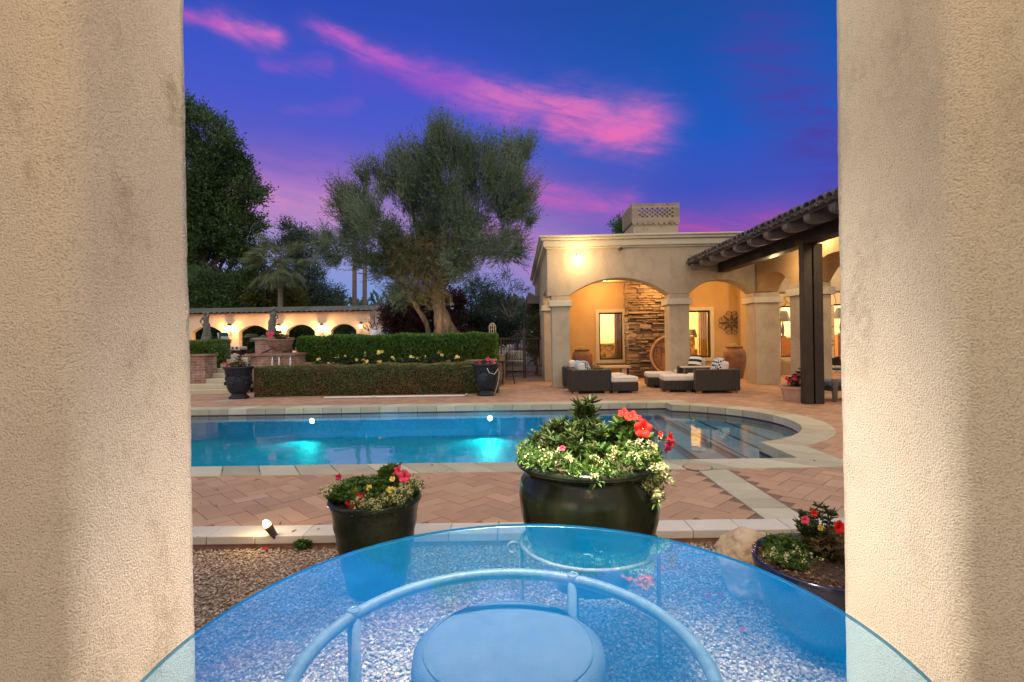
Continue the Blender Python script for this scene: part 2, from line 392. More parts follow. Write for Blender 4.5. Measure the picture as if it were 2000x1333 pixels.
sun = bpy.data.lights.new('sun', 'SUN'); sun.energy = .12; sun.angle = math.radians(15); sun.color = (1, .7, .6)
so = bpy.data.objects.new('sun', sun); COL.objects.link(so)
_sr = math.radians(215); so.rotation_euler = Vector((-math.sin(_sr), -math.cos(_sr), -math.tan(math.radians(6)))).to_track_quat('-Z', 'Y').to_euler()
vs = sc.view_settings; vs.view_transform = 'Standard'; vs.look = 'None'; vs.gamma = 1; vs.exposure = .22
sc.cycles.use_denoising = True; sc.cycles.max_bounces = 10; sc.cycles.transparent_max_bounces = 24
sc.cycles.diffuse_bounces = 3; sc.cycles.glossy_bounces = 4; sc.cycles.transmission_bounces = 6
sc.cycles.sample_clamp_indirect = 6; sc.cycles.caustics_reflective = False; sc.cycles.caustics_refractive = False
sc.cycles.blur_glossy = .5
sc.render.film_transparent = False

# ------------------------------------------------------------------ pool outline (plan, inner edge of the coping)
YF = gz(900, 793).y; YN = gz(900, 905).y
XR = 3.05
Ya, Yb = gz(1325, 791).y, gz(1511, 864).y
pc = [gz(1383, 794.6), gz(1475, 804.5), gz(1528, 816), gz(1567, 833), gz(1558, 852)]
xm = max(p.x for p in pc); ym = (Ya+Yb)/2; half = (Ya-Yb)/2; sag = xm-XR
Rb = (half**2+sag**2)/(2*sag); cx = xm-Rb
a_max = math.asin(half/Rb)
arc = [(cx+Rb*math.cos(a_max-2*a_max*i/14), ym+Rb*math.sin(a_max-2*a_max*i/14)) for i in range(15)]
XL = -10.0
pool = [(XL, YF), (XR, YF)]+arc+[(XR, YN), (XL, YN)]
def inside(poly, x, y):
    r = False; n = len(poly)
    for i in range(n):
        x1, y1 = poly[i]; x2, y2 = poly[i-1]
        if (y1 > y) != (y2 > y) and x < (x2-x1)*(y-y1)/(y2-y1)+x1: r = not r
    return r
WATER = -.128
# ground sheet with the pool left out: four strips to the horizon, then the basin
COPW = .42
XB = xm+.2
mb = MB()
for x0, x1, y0, y1 in ((-700, 700, -300, YN-.2), (-700, 700, YF+.2, 1500), (-700, XL-.2, YN-.2, YF+.2), (XB+.1, 700, YN-.2, YF+.2)):
    mb.add([(x0, y0, -.13), (x1, y0, -.13), (x1, y1, -.13), (x0, y1, -.13)], [(0, 1, 2, 3)])
tag(mb.build('ground', m_earth), kind='structure')
# mortar bed under the pavers (a sheet with the pool left out)
Y_CURB0 = gz(1000, 1043).y                      # front face of the near curb
Y_CURB1 = gz(1000, 1022).y
mb = MB(); zb = -.007
def sheet(mb, x0, x1, y0, y1, z): mb.add([(x0, y0, z), (x1, y0, z), (x1, y1, z), (x0, y1, z)], [(0, 1, 2, 3)])
sheet(mb, -14, 16, Y_CURB0+.02, YN-.1, zb); sheet(mb, -14, 16, YF+.1, 24, zb); sheet(mb, -14, XL-.1, YN-.1, YF+.1, zb)
ob = [(XR+.1, YF+.1), (XR+.1, Ya+.1)]+[(x+.1*math.cos(a_max-2*a_max*i/14), y) for i, (x, y) in enumerate(arc)]+[(XR+.1, Yb-.1), (XR+.1, YN-.1)]
for (x0, y0), (x1, y1) in zip(ob[:-1], ob[1:]):
    if abs(y0-y1) > 1e-4: mb.add([(x0, y0, zb), (x1, y1, zb), (16, y1, zb), (16, y0, zb)], [(0, 1, 2, 3)])
tag(mb.build('paving_bed', m_mortar), kind='structure')

# pavers in a herringbone
sx0, sx1 = gz(1378, 925).x+.02, gz(1416, 912).x
STX0, STX1 = gz(1440, 975).x, gz(1512, 975).x    # pale stripe running away from the house
def off_path(poly, d):
    n = len(poly); out = []
    for i, p in enumerate(poly):
        p = Vector(p); a = Vector(poly[i-1]) if i else None; b = Vector(poly[i+1]) if i < n-1 else None
        t1 = (p-a).normalized() if a is not None else (b-p).normalized(); t2 = (b-p).normalized() if b is not None else t1
        n1 = Vector((-t1.y, t1.x)); n2 = Vector((-t2.y, t2.x)); m_ = n1+n2
        k = d/max(.35, (1+n1.dot(n2)))
        out.append((p.x+m_.x*k, p.y+m_.y*k))
    return out
outer = off_path(pool, COPW)
midp = off_path(pool, COPW*.6)
GAP = .0022
V = []; c45 = math.cos(PI/4)
BW = .142
for k in range(-140, 200):
    for m_ in range(-120, 120):
        for x0, y0, x1, y1 in ((0, 0, 2, 1), (0, 1, 1, 3)):
            ox, oy = k+2*m_, k-2*m_
            q = [((x0+ox)*BW+GAP, (y0+oy)*BW+GAP), ((x1+ox)*BW-GAP, (y0+oy)*BW+GAP), ((x1+ox)*BW-GAP, (y1+oy)*BW-GAP), ((x0+ox)*BW+GAP, (y1+oy)*BW-GAP)]
            q = [((a-b)*c45, (a+b)*c45+4) for a, b in q]
            mx, my = sum(p[0] for p in q)/4, sum(p[1] for p in q)/4
            if not (Y_CURB1-.05 < my < 20): continue
            if abs(mx) > .8+my*.72: continue
            if mx < -.4 and my > 15.2: continue
            if my < YN+.1 and STX0+.03 < mx < STX1-.03: continue
            if YN-.6 < my < YF+.6 and inside(midp, mx, my): continue
            zj = rnd.uniform(-.0015, .0015)
            V.append([(a, b, zz+zj+(rnd.uniform(-.0008, .0008) if zz == 0 else 0)) for zz in (-.012, 0) for a, b in q])
V = np.array(V); nb = len(V)
fq = np.array([(4, 5, 6, 7), (0, 1, 5, 4), (1, 2, 6, 5), (2, 3, 7, 6), (3, 0, 4, 7)])
tag(np_mesh('paving', V.reshape(-1, 3), (8*np.arange(nb)[:, None, None]+fq[None]).reshape(-1, 4), m_brick), kind='structure')

# coping tiles along the pool edge
def along(poly, step):
    pts = []
    for a, b in zip(poly[:-1], poly[1:]):
        a, b = Vector(a), Vector(b); n = max(1, round((b-a).length/step))
        for i in range(n): pts.append((tuple(a.lerp(b, i/n)), tuple(a.lerp(b, (i+1)/n))))
    return pts
arc_step = .36
mb = MB()
for i in range(len(pool)-1):
    ia, ib, oa, ob_ = (Vector(p) for p in (pool[i], pool[i+1], outer[i], outer[i+1]))
    n = max(1, round((ib-ia).length/.40))
    for j in range(n):
        g = .0055/max(.05, (ib-ia).length/n)
        t0, t1 = (j+g)/n, (j+1-g)/n
        a, b, c, d = ia.lerp(ib, t0), ia.lerp(ib, t1), oa.lerp(ob_, t1), oa.lerp(ob_, t0)
        dz = rnd.uniform(-.001, .001)
        mb.prism([tuple(a), tuple(b), tuple(c), tuple(d)][::-1], -.115, .007+dz)
tag(mb.build('pool_coping', m_coping, bevel=.006), kind='structure')
mb = MB()
for i in range(60):                                # near curb
    x0 = -9+i*.34
    mb.box(x0+.002, x0+.338, Y_CURB0, Y_CURB1, -.05, .008+rnd.uniform(-.001, .001))
tag(mb.build('curb', m_curb, bevel=.006), kind='structure')
mb = MB(); mb.box(-9, 12, Y_CURB0+.015, Y_CURB0+.1, -.3, -.052)
tag(mb.build('curb_footing', m_redbrick), kind='structure')
mb = MB(); y = Y_CURB1+.003
while y < YN-COPW-.05:
    y1 = min(y+.24, YN-COPW-.004); mb.box(STX0, STX1, y+.002, y1-.002, -.05, .006+rnd.uniform(-.001, .001)); y = y1
tag(mb.build('paving_band', m_coping, bevel=.004), kind='structure')
# second band across the far deck at the left
a = gz(420, 785); b_ = gz(500, 772)
mb = MB(); mb.prism([(a.x-.1, a.y-.1), (a.x+.35, a.y-.1), (b_.x+.35, b_.y), (b_.x-.05, b_.y)], -.04, .005)
tag(mb.build('paving_strip', m_coping), kind='structure')

# basin
def poolmat(name, c1, c2, tile=None):
    m, nt, b = nodes(name); tcn = N(nt, 'ShaderNodeTexCoord')
    nz = N(nt, 'ShaderNodeTexNoise'); nz.inputs['Scale'].default_value = 3; nz.inputs['Detail'].default_value = 5
    nt.links.new(tcn.outputs['Object'], nz.inputs['Vector'])
    c = ramp(nt, nz.outputs['Fac'], [(.3, c1), (.7, c2)])
    nt.links.new(c, b.inputs['Base Color']); b.inputs['Roughness'].default_value = .6
    return m
m_plaster = poolmat('pool_plaster', (.01, .36, .50), (.02, .44, .58))
m_step = poolmat('pool_step_plaster', (.20, .34, .42), (.28, .42, .48))
m_band = M('waterline_tile', (.006, .008, .035), .3, (.012, .02, .07), 40)
FL = -.62
mb = MB(); n = len(pool)
vs_ = [(x, y, -.20) for x, y in pool]+[(x, y, FL) for x, y in pool]
mb.add(vs_, [(i, i+1, n+i+1, n+i) for i in range(n-1)]+[(n-1, 0, n, 2*n-1)])
mb.add([(x, y, FL) for x, y in pool], [tuple(range(n-1, -1, -1))])
tag(mb.build('pool_basin', m_plaster), kind='structure')
mb = MB(); wp = off_path(pool, -.012)
mb.add([(x, y, -.112) for x, y in wp]+[(x, y, -.215) for x, y in wp], [(i, i+1, n+i+1, n+i) for i in range(n-1)])
tag(mb.build('pool_waterline', m_band), kind='structure')
mb = MB(); md = MB()
for i, (xs, zt) in enumerate(((1.55, -.50), (2.0, -.42), (2.45, -.34), (2.9, -.28))):
    yb0, yb1 = (YN+.02, YF-.02) if xs < XR-.4 else (YN+.02, YF-.02)
    mb.box(xs, XR-.01, yb0, yb1, FL+.005*i, zt)
    md.box(xs-.004, xs+.045, yb0, yb1, zt+.001, zt+.006)
bay = [(XR-.02, Yb), (XR-.02, Ya)]+[(x-.015, y) for x, y in arc]
mb.prism(bay[::-1], FL+.03, -.26)
for d in (.35, .8): md.box(XR+d, XR+d+.045, Yb+.35+d*.3, Ya-.35-d*.3, -.259, -.254)
tag(mb.build('pool_steps', m_step), kind='structure'); tag(md.build('pool_step_edge', m_band), kind='structure')
mb = MB(); mb.box(-2.85, -2.7, YN+.3, YN+1.7, FL+.004, FL+.008)
tag(mb.build('pool_bench', m_step), kind='structure')
# water surface
m, nt, b = nodes('pool_water'); nt.nodes.remove(b); out = nt.nodes['Material Output']
tcn = N(nt, 'ShaderNodeTexCoord'); nz = N(nt, 'ShaderNodeTexNoise'); nz.inputs['Scale'].default_value = 2.6; nz.inputs['Detail'].default_value = 3
nt.links.new(tcn.outputs['Object'], nz.inputs['Vector'])
bp = N(nt, 'ShaderNodeBump'); bp.inputs['Strength'].default_value = .10; bp.inputs['Distance'].default_value = .03; nt.links.new(nz.outputs['Fac'], bp.inputs['Height'])
fr = N(nt, 'ShaderNodeFresnel'); fr.inputs['IOR'].default_value = 1.36; nt.links.new(bp.outputs[0], fr.inputs['Normal'])
tr = N(nt, 'ShaderNodeBsdfTransparent'); tr.inputs['Color'].default_value = (.62, .93, 1.0, 1)
gl = N(nt, 'ShaderNodeBsdfGlossy'); gl.inputs['Roughness'].default_value = .0; nt.links.new(bp.outputs[0], gl.inputs['Normal']); gl.inputs['Color'].default_value = (.95, .97, 1, 1)
mx = N(nt, 'ShaderNodeMixShader'); nt.links.new(fr.outputs[0], mx.inputs[0]); nt.links.new(tr.outputs[0], mx.inputs[1]); nt.links.new(gl.outputs[0], mx.inputs[2]); nt.links.new(mx.outputs[0], out.inputs['Surface'])
m_water = m
wpoly = off_path(pool, -.004)
mb = MB(); mb.add([(x, y, WATER) for x, y in wpoly], [tuple(range(n-1, -1, -1))])
tag(mb.build('water', m_water), kind='structure')
m_plens = glow('pool_lens', (.30, 1.0, .90), 20)
for px, py, lab in ((610, 820, 'teal underwater pool light nearer the left pillar'), (957, 812, 'bright teal underwater pool light above the big planter')):
    p = at(px, py, YF); z = -.265
    o = empty('pool_light', (p.x, YF, z), 0, lab, 'pool light', 'teal lights in the far pool wall')
    mb = MB(); mb.lathe([(.075, 0), (.075, .02), (.055, .03)], n=20, capb=True); ring = mb.build('bezel', m_steel, o); ring.rotation_euler = (PI/2, 0, 0)
    mb = MB(); mb.lathe([(.054, .02), (.045, .035), (.03, .045), (.001, .048)], n=20, capb=True); l_ = mb.build('lens', m_plens, o); l_.rotation_euler = (PI/2, 0, 0)
    pk = .5 if px < 800 else 1.0
    lamp('pool_beam', (p.x, YF-.12, z), 80*pk, (.02, .76, .70), .06, 'SPOT', (p.x-.4, YN+1.0, -1.3), 1.9, 1)
    lamp('pool_glow', (p.x, YF-.30, z-.04), 30*pk, (.02, .85, .60), .08, 'SPOT', (p.x-.1, YF-1.6, -1.0), 2.4, 1)

# unseen lights added to the near pool wall to brighten the water
for x in (-3.6, -.9):
    o = empty('pool_light', (x, YN, -.30), 0, 'unseen fill light added in the near pool wall below the coping', 'pool light', 'added fill lights in the near pool wall')
    l_ = MB().lathe([(.09, 0), (.09, .02), (.06, .035), (.001, .04)], n=20).build('lens', m_plens, o); l_.rotation_euler = (-PI/2, 0, 0)
    lamp('pool_beam', (x, YN+.10, -.30), 560, (.01, .46, .76), .06, 'SPOT', (x, YF-2.2, -1.0), 1.7, 1)
# ------------------------------------------------------------------ archway the camera looks out of
from mathutils import noise as mn
PX, PY0, PY1 = .955, 1.105, 1.52
def pier_poly(s):
    r = .07; pts = [(PX, PY1)]
    pts += [(PX+r-r*math.cos(t), PY0+r-r*math.sin(t)) for t in [i*PI/2/8 for i in range(9)]]
    pts += [(3.4, PY0), (3.4, PY1)]
    return [(s*a, b) for a, b in (pts if s > 0 else pts[::-1])]
# pixel check: outer edges of the jambs
xl = -at(370, 666, PY1).x; xr = at(1643, 666, PY1).x
aw = empty('archway_wall', (0, PY1, -.1), 0, 'thick cream stucco wall with a wide opening framing the whole view', 'wall')
m_pierL = stucco('pier_stucco_stained', (.60, .515, .41), (.69, .595, .48), 210, 1.0, (.26, .18, .11))
for s, xo, mm, lab in ((-1, xl, m_pierL, 'rough stucco pier with brown water stains'), (1, xr, m_pier, 'clean rough stucco pier')):
    poly = [(x+s*(xo-PX), y) for x, y in pier_poly(s)]
    dense = []
    for i, a in enumerate(poly):
        b = poly[(i+1) % len(poly)]; L_ = math.hypot(b[0]-a[0], b[1]-a[1])
        k = 1 if min(abs(a[0]), abs(b[0])) > 2 or abs(a[0]) > 3.3 and abs(b[0]) > 3.3 else max(1, int(min(L_, 1.3)/.022) if L_ < 1.5 else int(L_/.03))
        for j in range(k): dense.append((a[0]+(b[0]-a[0])*j/k, a[1]+(b[1]-a[1])*j/k))
    nz_ = 118; zs6 = [-.1+3.04*i/nz_ for i in range(nz_+1)]; n_ = len(dense); vs_ = []
    for z in zs6:
        for (a, b) in dense:
            q = Vector((a, b, z)); d1 = mn.noise(q*2.3)*.002+mn.noise(q*11)*.0015+mn.noise(q*38)*.0013; d2 = mn.noise(q*2.3+Vector((7, 3, 1)))*.003+mn.noise(q*13+Vector((1, 9, 4)))*.002
            vs_.append((a+d1, b+d2, z))
    mb = MB().add(vs_, [(i*n_+j, i*n_+(j+1) % n_, (i+1)*n_+(j+1) % n_, (i+1)*n_+j) for i in range(nz_) for j in range(n_)], True)
    mb.f.append(tuple(nz_*n_+j for j in range(n_))); mb.sm.append(False)
    tag(mb.build('pier', mm, aw, True), lab)
mb = MB(); mb.box(-3.4, 3.4, PY0+.002, PY1-.002, 2.942, 3.9); mb.build('lintel', m_pier, aw, True)
o = empty('wall_lantern', (0, PY1, 3.5), 0, 'unseen iron lantern added outside above the opening', 'lamp')  # unseen fixture and lamp, added for light on the jambs and deck
MB().box(-.06, .06, 0, .02, -.12, .12).build('back_plate', m_iron, o)
mb = MB(); mb.tube([(0, .01, .05), (0, .08, .09), (0, .13, .05)], .012); mb.lathe([(.07, 0), (.03, .06), (.0, .08)], (0, .13, -.02)); mb.build('bracket', m_iron, o)
lamp('lantern_lamp', (0.05, PY1+.14, 3.42), 95, (1, .90, .76), .22)
lamp('added_table_spot', (0.05, PY1+.14, 3.40), 2500, (1, .87, .74), .2, 'SPOT', (0.05, PY1-.15, 0), 0.95, .85)  # unseen spot added to brighten the table and the gravel below
lamp('unseen_loggia_lamp', (.0, -.5, 2.8), 100, (1, .68, .30), .12)  # unseen lamp behind the view, added to light the piers

# ------------------------------------------------------------------ gravel
gz0 = -.085
mb = MB(); mb.add([(-6, -1.0, gz0-.012), (6, -1.0, gz0-.012), (6, Y_CURB0+.03, gz0-.012), (-6, Y_CURB0+.03, gz0-.012)], [(0, 1, 2, 3)])
tag(mb.build('gravel_bed', m_gravelbed), kind='structure')
n = 64000
P = np.stack([rng.uniform(-2.6, 2.2, n), Y_CURB0+.012-1.95*rng.random(n)**1.0, rng.normal(gz0-.003, .004, n)], 1)
R = .0043+.0056*rng.random(n)**1.6
bm = bmesh.new(); bmesh.ops.create_icosphere(bm, subdivisions=1, radius=1); bm.verts.ensure_lookup_table()
bv = np.array([v.co[:] for v in bm.verts]); bf = np.array([[v.index for v in f.verts] for f in bm.faces]); bm.free()
S = np.stack([R*rng.uniform(.8, 1.5, n), R*rng.uniform(.7, 1.2, n), R*rng.uniform(.5, .9, n)], 1)
an = rng.uniform(0, 2*PI, n); ca, sa = np.cos(an), np.sin(an)
V = bv[None]*rng.uniform(.78, 1.18, (n, len(bv), 1))*S[:, None]
V = np.stack([V[..., 0]*ca[:, None]-V[..., 1]*sa[:, None], V[..., 0]*sa[:, None]+V[..., 1]*ca[:, None], V[..., 2]], -1)+P[:, None]
tag(np_mesh('gravel', V.reshape(-1, 3), (len(bv)*np.arange(n)[:, None, None]+bf[None]).reshape(-1, 3), m_gravel), 'fine tan gravel between the curb and the archway', 'gravel', kind='stuff')

# ------------------------------------------------------------------ glass table
TZ = EYE-.66; TC = (.012, 1.10); TR = .772
m, nt, b = nodes('sky_veil_table_glass'); nt.nodes.remove(b); out = nt.nodes['Material Output']
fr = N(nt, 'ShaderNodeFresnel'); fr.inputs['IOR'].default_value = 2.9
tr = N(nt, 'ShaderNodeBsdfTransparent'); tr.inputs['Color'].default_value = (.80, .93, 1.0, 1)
df = N(nt, 'ShaderNodeBsdfDiffuse'); df.inputs['Color'].default_value = (.0, .38, .90, 1)  # blue veil painted into the glass to imitate a bright sky reflection
gl = N(nt, 'ShaderNodeBsdfGlossy'); gl.inputs['Roughness'].default_value = .0; gl.inputs['Color'].default_value = (.45, .95, 1, 1)  # mirror tinted blue to strengthen the painted sky reflection
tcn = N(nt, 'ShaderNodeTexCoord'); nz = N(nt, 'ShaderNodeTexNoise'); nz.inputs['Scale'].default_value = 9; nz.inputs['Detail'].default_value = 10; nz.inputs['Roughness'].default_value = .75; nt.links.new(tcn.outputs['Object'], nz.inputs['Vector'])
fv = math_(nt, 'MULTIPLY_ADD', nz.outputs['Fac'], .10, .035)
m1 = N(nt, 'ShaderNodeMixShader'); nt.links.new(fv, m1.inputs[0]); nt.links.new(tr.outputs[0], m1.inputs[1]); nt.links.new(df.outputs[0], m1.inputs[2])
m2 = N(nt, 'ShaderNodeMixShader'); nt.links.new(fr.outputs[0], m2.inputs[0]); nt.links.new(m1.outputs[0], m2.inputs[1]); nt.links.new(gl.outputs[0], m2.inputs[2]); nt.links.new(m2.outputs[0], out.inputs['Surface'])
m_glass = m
m, nt, b = nodes('clear_table_glass'); nt.nodes.remove(b); out = nt.nodes['Material Output']
tr = N(nt, 'ShaderNodeBsdfTransparent'); tr.inputs['Color'].default_value = (.9, .97, .97, 1); nt.links.new(tr.outputs[0], out.inputs['Surface'])
m_clear = m
m_edge = M('glass_edge', (.035, .06, .06), .15, (.05, .08, .08), 10)
m_tube = M('powder_coated_tube', (.09, .085, .07), .5, (.15, .14, .115), 25, .1, 80)
tb = empty('glass_table', (TC[0], TC[1], gz0), 0, 'round glass table with painted blue sky reflection on a pale tubular ring frame', 'table')
h = TZ-gz0
top = MB().lathe([(.0001, h-.008), (TR-.006, h-.008), (TR, h-.006)], n=128, smooth=False, capb=False)
top.v = top.v; glass_lo = None
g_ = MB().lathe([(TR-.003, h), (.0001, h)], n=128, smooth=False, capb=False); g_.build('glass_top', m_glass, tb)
MB().lathe([(TR-.003, h-.009), (TR, h-.007), (TR, h-.002), (TR-.003, h)], n=128, capb=False).build('glass_rim', m_edge, tb)
RR, hr = .43, h-.009-.017
RO = -.055
MB().tube([(RO+RR*math.cos(t), RR*math.sin(t), hr) for t in [2*PI*i/72 for i in range(72)]], .0155, 12, closed=True).build('ring', m_tube, tb)
q = at(1107, 1130, 1.5); l1 = math.atan2(math.sqrt(max(0, RR**2-(.147-TC[0]-RO)**2)), .147-TC[0]-RO)
lx = max(-.40, at(685, 1212, 1.28).x-TC[0]-RO); l2 = math.atan2(math.sqrt(RR**2-lx**2), lx)
for a in (l1, l2, l1+PI, l2+PI):
    c, s_ = math.cos(a)*RR+RO, math.sin(a)*RR
    lg = MB().tube([(c, s_, hr), (c, s_, .3), (c*1.12, s_*1.12, .01)], .0165, 12).build('leg', m_tube, tb)
    MB().lathe([(.017, -.004), (.017, .0125), (.010, .0165), (.009, .008)], (c, s_, hr+.003), 16, capb=False).build('end_cap', m_tube, lg)

# round stool under the table
sz = .572; sc_ = at(994, 1290, 1.36)
st = empty('stool', (sc_.x, 1.345, gz0), 0, 'round light cushioned stool tucked under the glass table', 'stool')
sh = sz-gz0
m_seat = M('seat_vinyl', (.06, .057, .064), .7, (.09, .083, .09), 9, .35, 420)
Rs = .248
MB().lathe([(Rs-.03, sh-.085), (Rs-.004, sh-.075), (Rs, sh-.05), (Rs-.004, sh-.02), (Rs-.03, sh-.005), (Rs-.08, sh), (.0001, sh+.003)], n=64).build('seat', m_seat, st)
MB().tube([((Rs-.032)*math.cos(t), (Rs-.032)*math.sin(t), sh-.004) for t in [2*PI*i/64 for i in range(64)]], .0035, 6, closed=True).build('piping', m_seat, st)
for k in range(4):
    a = PI/4+k*PI/2
    MB().tube([(.15*math.cos(a), .15*math.sin(a), sh-.085), (.21*math.cos(a), .21*math.sin(a), .005)], .012, 8).build('leg', m_tube, st)
MB().tube([(.185*math.cos(t), .185*math.sin(t), .22) for t in [2*PI*i/32 for i in range(32)]], .008, 6, closed=True).build('footring', m_tube, st)

# ------------------------------------------------------------------ potted flowers
def petunia(mb_, c, r, nrm, wav=.18):
    nrm = Vector(nrm).normalized(); u = nrm.orthogonal().normalized(); v = nrm.cross(u); c = Vector(c); n = 20; ph = rnd.uniform(0, 6)
    vs = []
    for rr, hh in ((.05, -.75), (.16, -.30), (.45, -.04), (.8, .06), (1.0, -.02)):
        for k in range(n):
            t = 2*PI*k/n+ph; lob = 1-.17*abs(math.sin(2.5*t))**3*rr if rr > .4 else 1
            zz = hh+(wav*rr*rr*math.sin(5*t+1.3)+rnd.uniform(-.07, .07)*rr)
            vs.append(c+(u*math.cos(t)+v*math.sin(t))*(r*rr*lob)+nrm*(zz*r))
    fs = [(i*n+k, i*n+(k+1) % n, (i+1)*n+(k+1) % n, (i+1)*n+k) for i in range(4) for k in range(n)]
    mb_.add(vs, fs, True); return mb_
def rosette(c, r, n, up=.6):
    t = rng.uniform(0, 2*PI, n); e = rng.uniform(-.1, up, n)
    D = np.stack([np.cos(t), np.sin(t), e], 1); return np.repeat(np.array(c)[None], n, 0)+D*r*.05, unit(D)
def stems_plant(base, n, hgt, spread, leafn, parent, mat_, L, W, name='foliage', lean=(0, 0), tuft=9):
    """n leafy stems fanning out of base; leaves along each, a tuft on top"""
    P, D = [], []; mb_ = MB()
    for i in range(n):
        a = rnd.uniform(0, 2*PI); k = math.sqrt(rnd.random()); hh = hgt*(1-.45*k*k)*rnd.uniform(.75, 1.08)
        b0 = Vector(base)+Vector((math.cos(a)*spread*.45*k, math.sin(a)*spread*.45*k, 0))
        tip = Vector(base)+Vector((math.cos(a)*spread*k+lean[0]*hh, math.sin(a)*spread*k+lean[1]*hh, hh))
        mid = b0.lerp(tip, .55)+Vector((0, 0, hh*.1)); pts = [b0, mid, tip]
        mb_.tube(pts, [.003, .0025, .0015], 5)
        for j in range(leafn):
            t = (j+.5)/leafn; p = b0.lerp(mid, t/.55) if t < .55 else mid.lerp(tip, (t-.55)/.45)
            q = rnd.uniform(0, 2*PI); P.append(p[:]); D.append((math.cos(q), math.sin(q), rnd.uniform(-.15, .65)))
        for j in range(tuft):
            q = 2*PI*j/tuft+rnd.random(); P.append(tip[:]); D.append((math.cos(q), math.sin(q), rnd.uniform(.2, 1.1)))
    P = np.array(P); nn = len(P)
    leaves(name, P, np.array(D), L*rng.uniform(.65, 1.15, nn), W*rng.uniform(.7, 1.15, nn), mat_, parent, full=True)
    return mb_.build('stem', m_leafd, parent, True)
def alyssum(spots, parent, ncl, per=20, r=.0125, leafy=True, name='alyssum_blossom', mat_=None):
    """heads of tiny white four petal flowers at the given spots, on a mat of small leaves"""
    P, D, LP, LD = [], [], [], []
    spots = np.array(spots)
    c = spots[rng.integers(0, len(spots), ncl)]+rng.normal(0, .012, (ncl, 3))
    for q in c:
        d = unit(rng.normal(size=(per, 3))+np.array([0, -.2, .7])); P.append(q+d*r); D.append(unit(rng.normal(size=(per, 3))))
        d2 = unit(rng.normal(size=(5, 3))); LP.append(q-np.array([0, 0, .014])+d2*.008); LD.append(d2+np.array([0, 0, .3]))
    o = leaves(name, np.concatenate(P), np.concatenate(D), .0092, .0082, mat_ or m_white, parent, fold=.1); tag(o, kind='stuff')
    if leafy: leaves('alyssum_foliage', np.concatenate(LP), np.concatenate(LD), .028, .009, m_leaf, parent, full=True)

m_glaze = M('green_black_glaze', (.005, .011, .006), .2, (.018, .022, .008), 5, .15, 30, spec=.22, coat=.08, stretch=(1, 1, .5), dist=.01)
m_glaze2 = M('ribbed_green_glaze', (.004, .011, .006), .22, (.014, .026, .014), 60, .5, 90, spec=.25, coat=.05, dist=.004)
m_glaze3 = M('navy_glaze', (.004, .007, .035), .15, (.008, .014, .05), 5, 0, coat=.25)

# big pot on its iron stand
yp = 2.24; bc = at(1149, 900, yp); pxm = F/yp
def zat(py, Y, px=1150): return at(px, py, Y).z
rimz = zat(893, yp); botz = zat(1176, yp-.16)
bp_ = empty('potted_plant', (bc.x, yp, botz), 0, 'largest dark green glazed pot with white alyssum and red petunias by the pool', 'potted plant', 'potted flowers around the glass table')
H = rimz-botz; r0 = 137/pxm
prof = [(.13, 0), (.165, .012), (.215, H*.16), (.262, H*.36), (.290, H*.56), (.298, H*.72), (.289, H*.84), (.270, H*.88), (.268, H*.905), (.284, H*.925), (.303, H*.95), (.307, H*.97), (.298, H*.992), (.283, H*1.0), (.268, H*.99), (.262, H*.93)]
k = r0/.300
MB().lathe([(a*k, b) for a, b in prof], n=64).build('pot', m_glaze, bp_)
MB().lathe([(.265*k, H*.955), (.15, H*.975), (.001, H*.99)], n=32, capb=False).build('soil', m_soil, bp_)
c0 = Vector((bc.x, yp, rimz))
stems_plant((c0.x-.045, yp+.02, rimz-.03), 85, .175, .19, 11, bp_, m_leafd, .045, .013)
stems_plant((c0.x+.0, yp+.1, rimz-.03), 14, .245, .05, 20, bp_, m_leafd, .062, .014, lean=(.03, 0), tuft=14)
stems_plant((c0.x-.13, yp+.05, rimz-.03), 10, .175, .06, 16, bp_, m_leafd, .055, .014, tuft=12)
stems_plant((c0.x+.14, yp+.0, rimz-.03), 34, .17, .12, 7, bp_, m_leaf, .055, .027)
stems_plant((c0.x+.01, yp-.14, rimz-.03), 9, .10, .05, 6, bp_, m_leaf, .06, .03)
sp = []
for i in range(2600):
    a = rnd.uniform(0, 2*PI); kx, ky = math.cos(a), math.sin(a)
    if ky > .35 and rnd.random() < .75: continue
    rr = r0*rnd.uniform(.70, 1.0)
    hgt = .035+.05*max(0, 1-rr/r0)*2+.03*math.sin(a*5)*.5
    if kx < -.45: hgt += .012
    if kx > .35 and ky < .3: hgt += .03
    sp.append((c0.x+kx*rr, yp+ky*rr, rimz+hgt*rnd.uniform(.3, 1.0)))
right = [s for s in sp if s[0] > c0.x-.16]; left = [s for s in sp if s[0] <= c0.x-.12]
alyssum(right, bp_, 66); alyssum(left, bp_, 14, 8)
drip = [(c0.x+r0*.80+rnd.uniform(-.05, .035), yp-r0*.62+rnd.uniform(-.03, .03), rimz-rnd.random()**1.5*.115) for _ in range(400)]
alyssum(drip, bp_, 46)
lp = np.array(sp); nn = len(lp); lp = lp-np.array([0, 0, .02]); leaves('trailing_foliage', lp, unit(rng.normal(size=(nn, 3)))+np.array([0, 0, .4]), .03, .009, m_leaf, bp_, full=True)
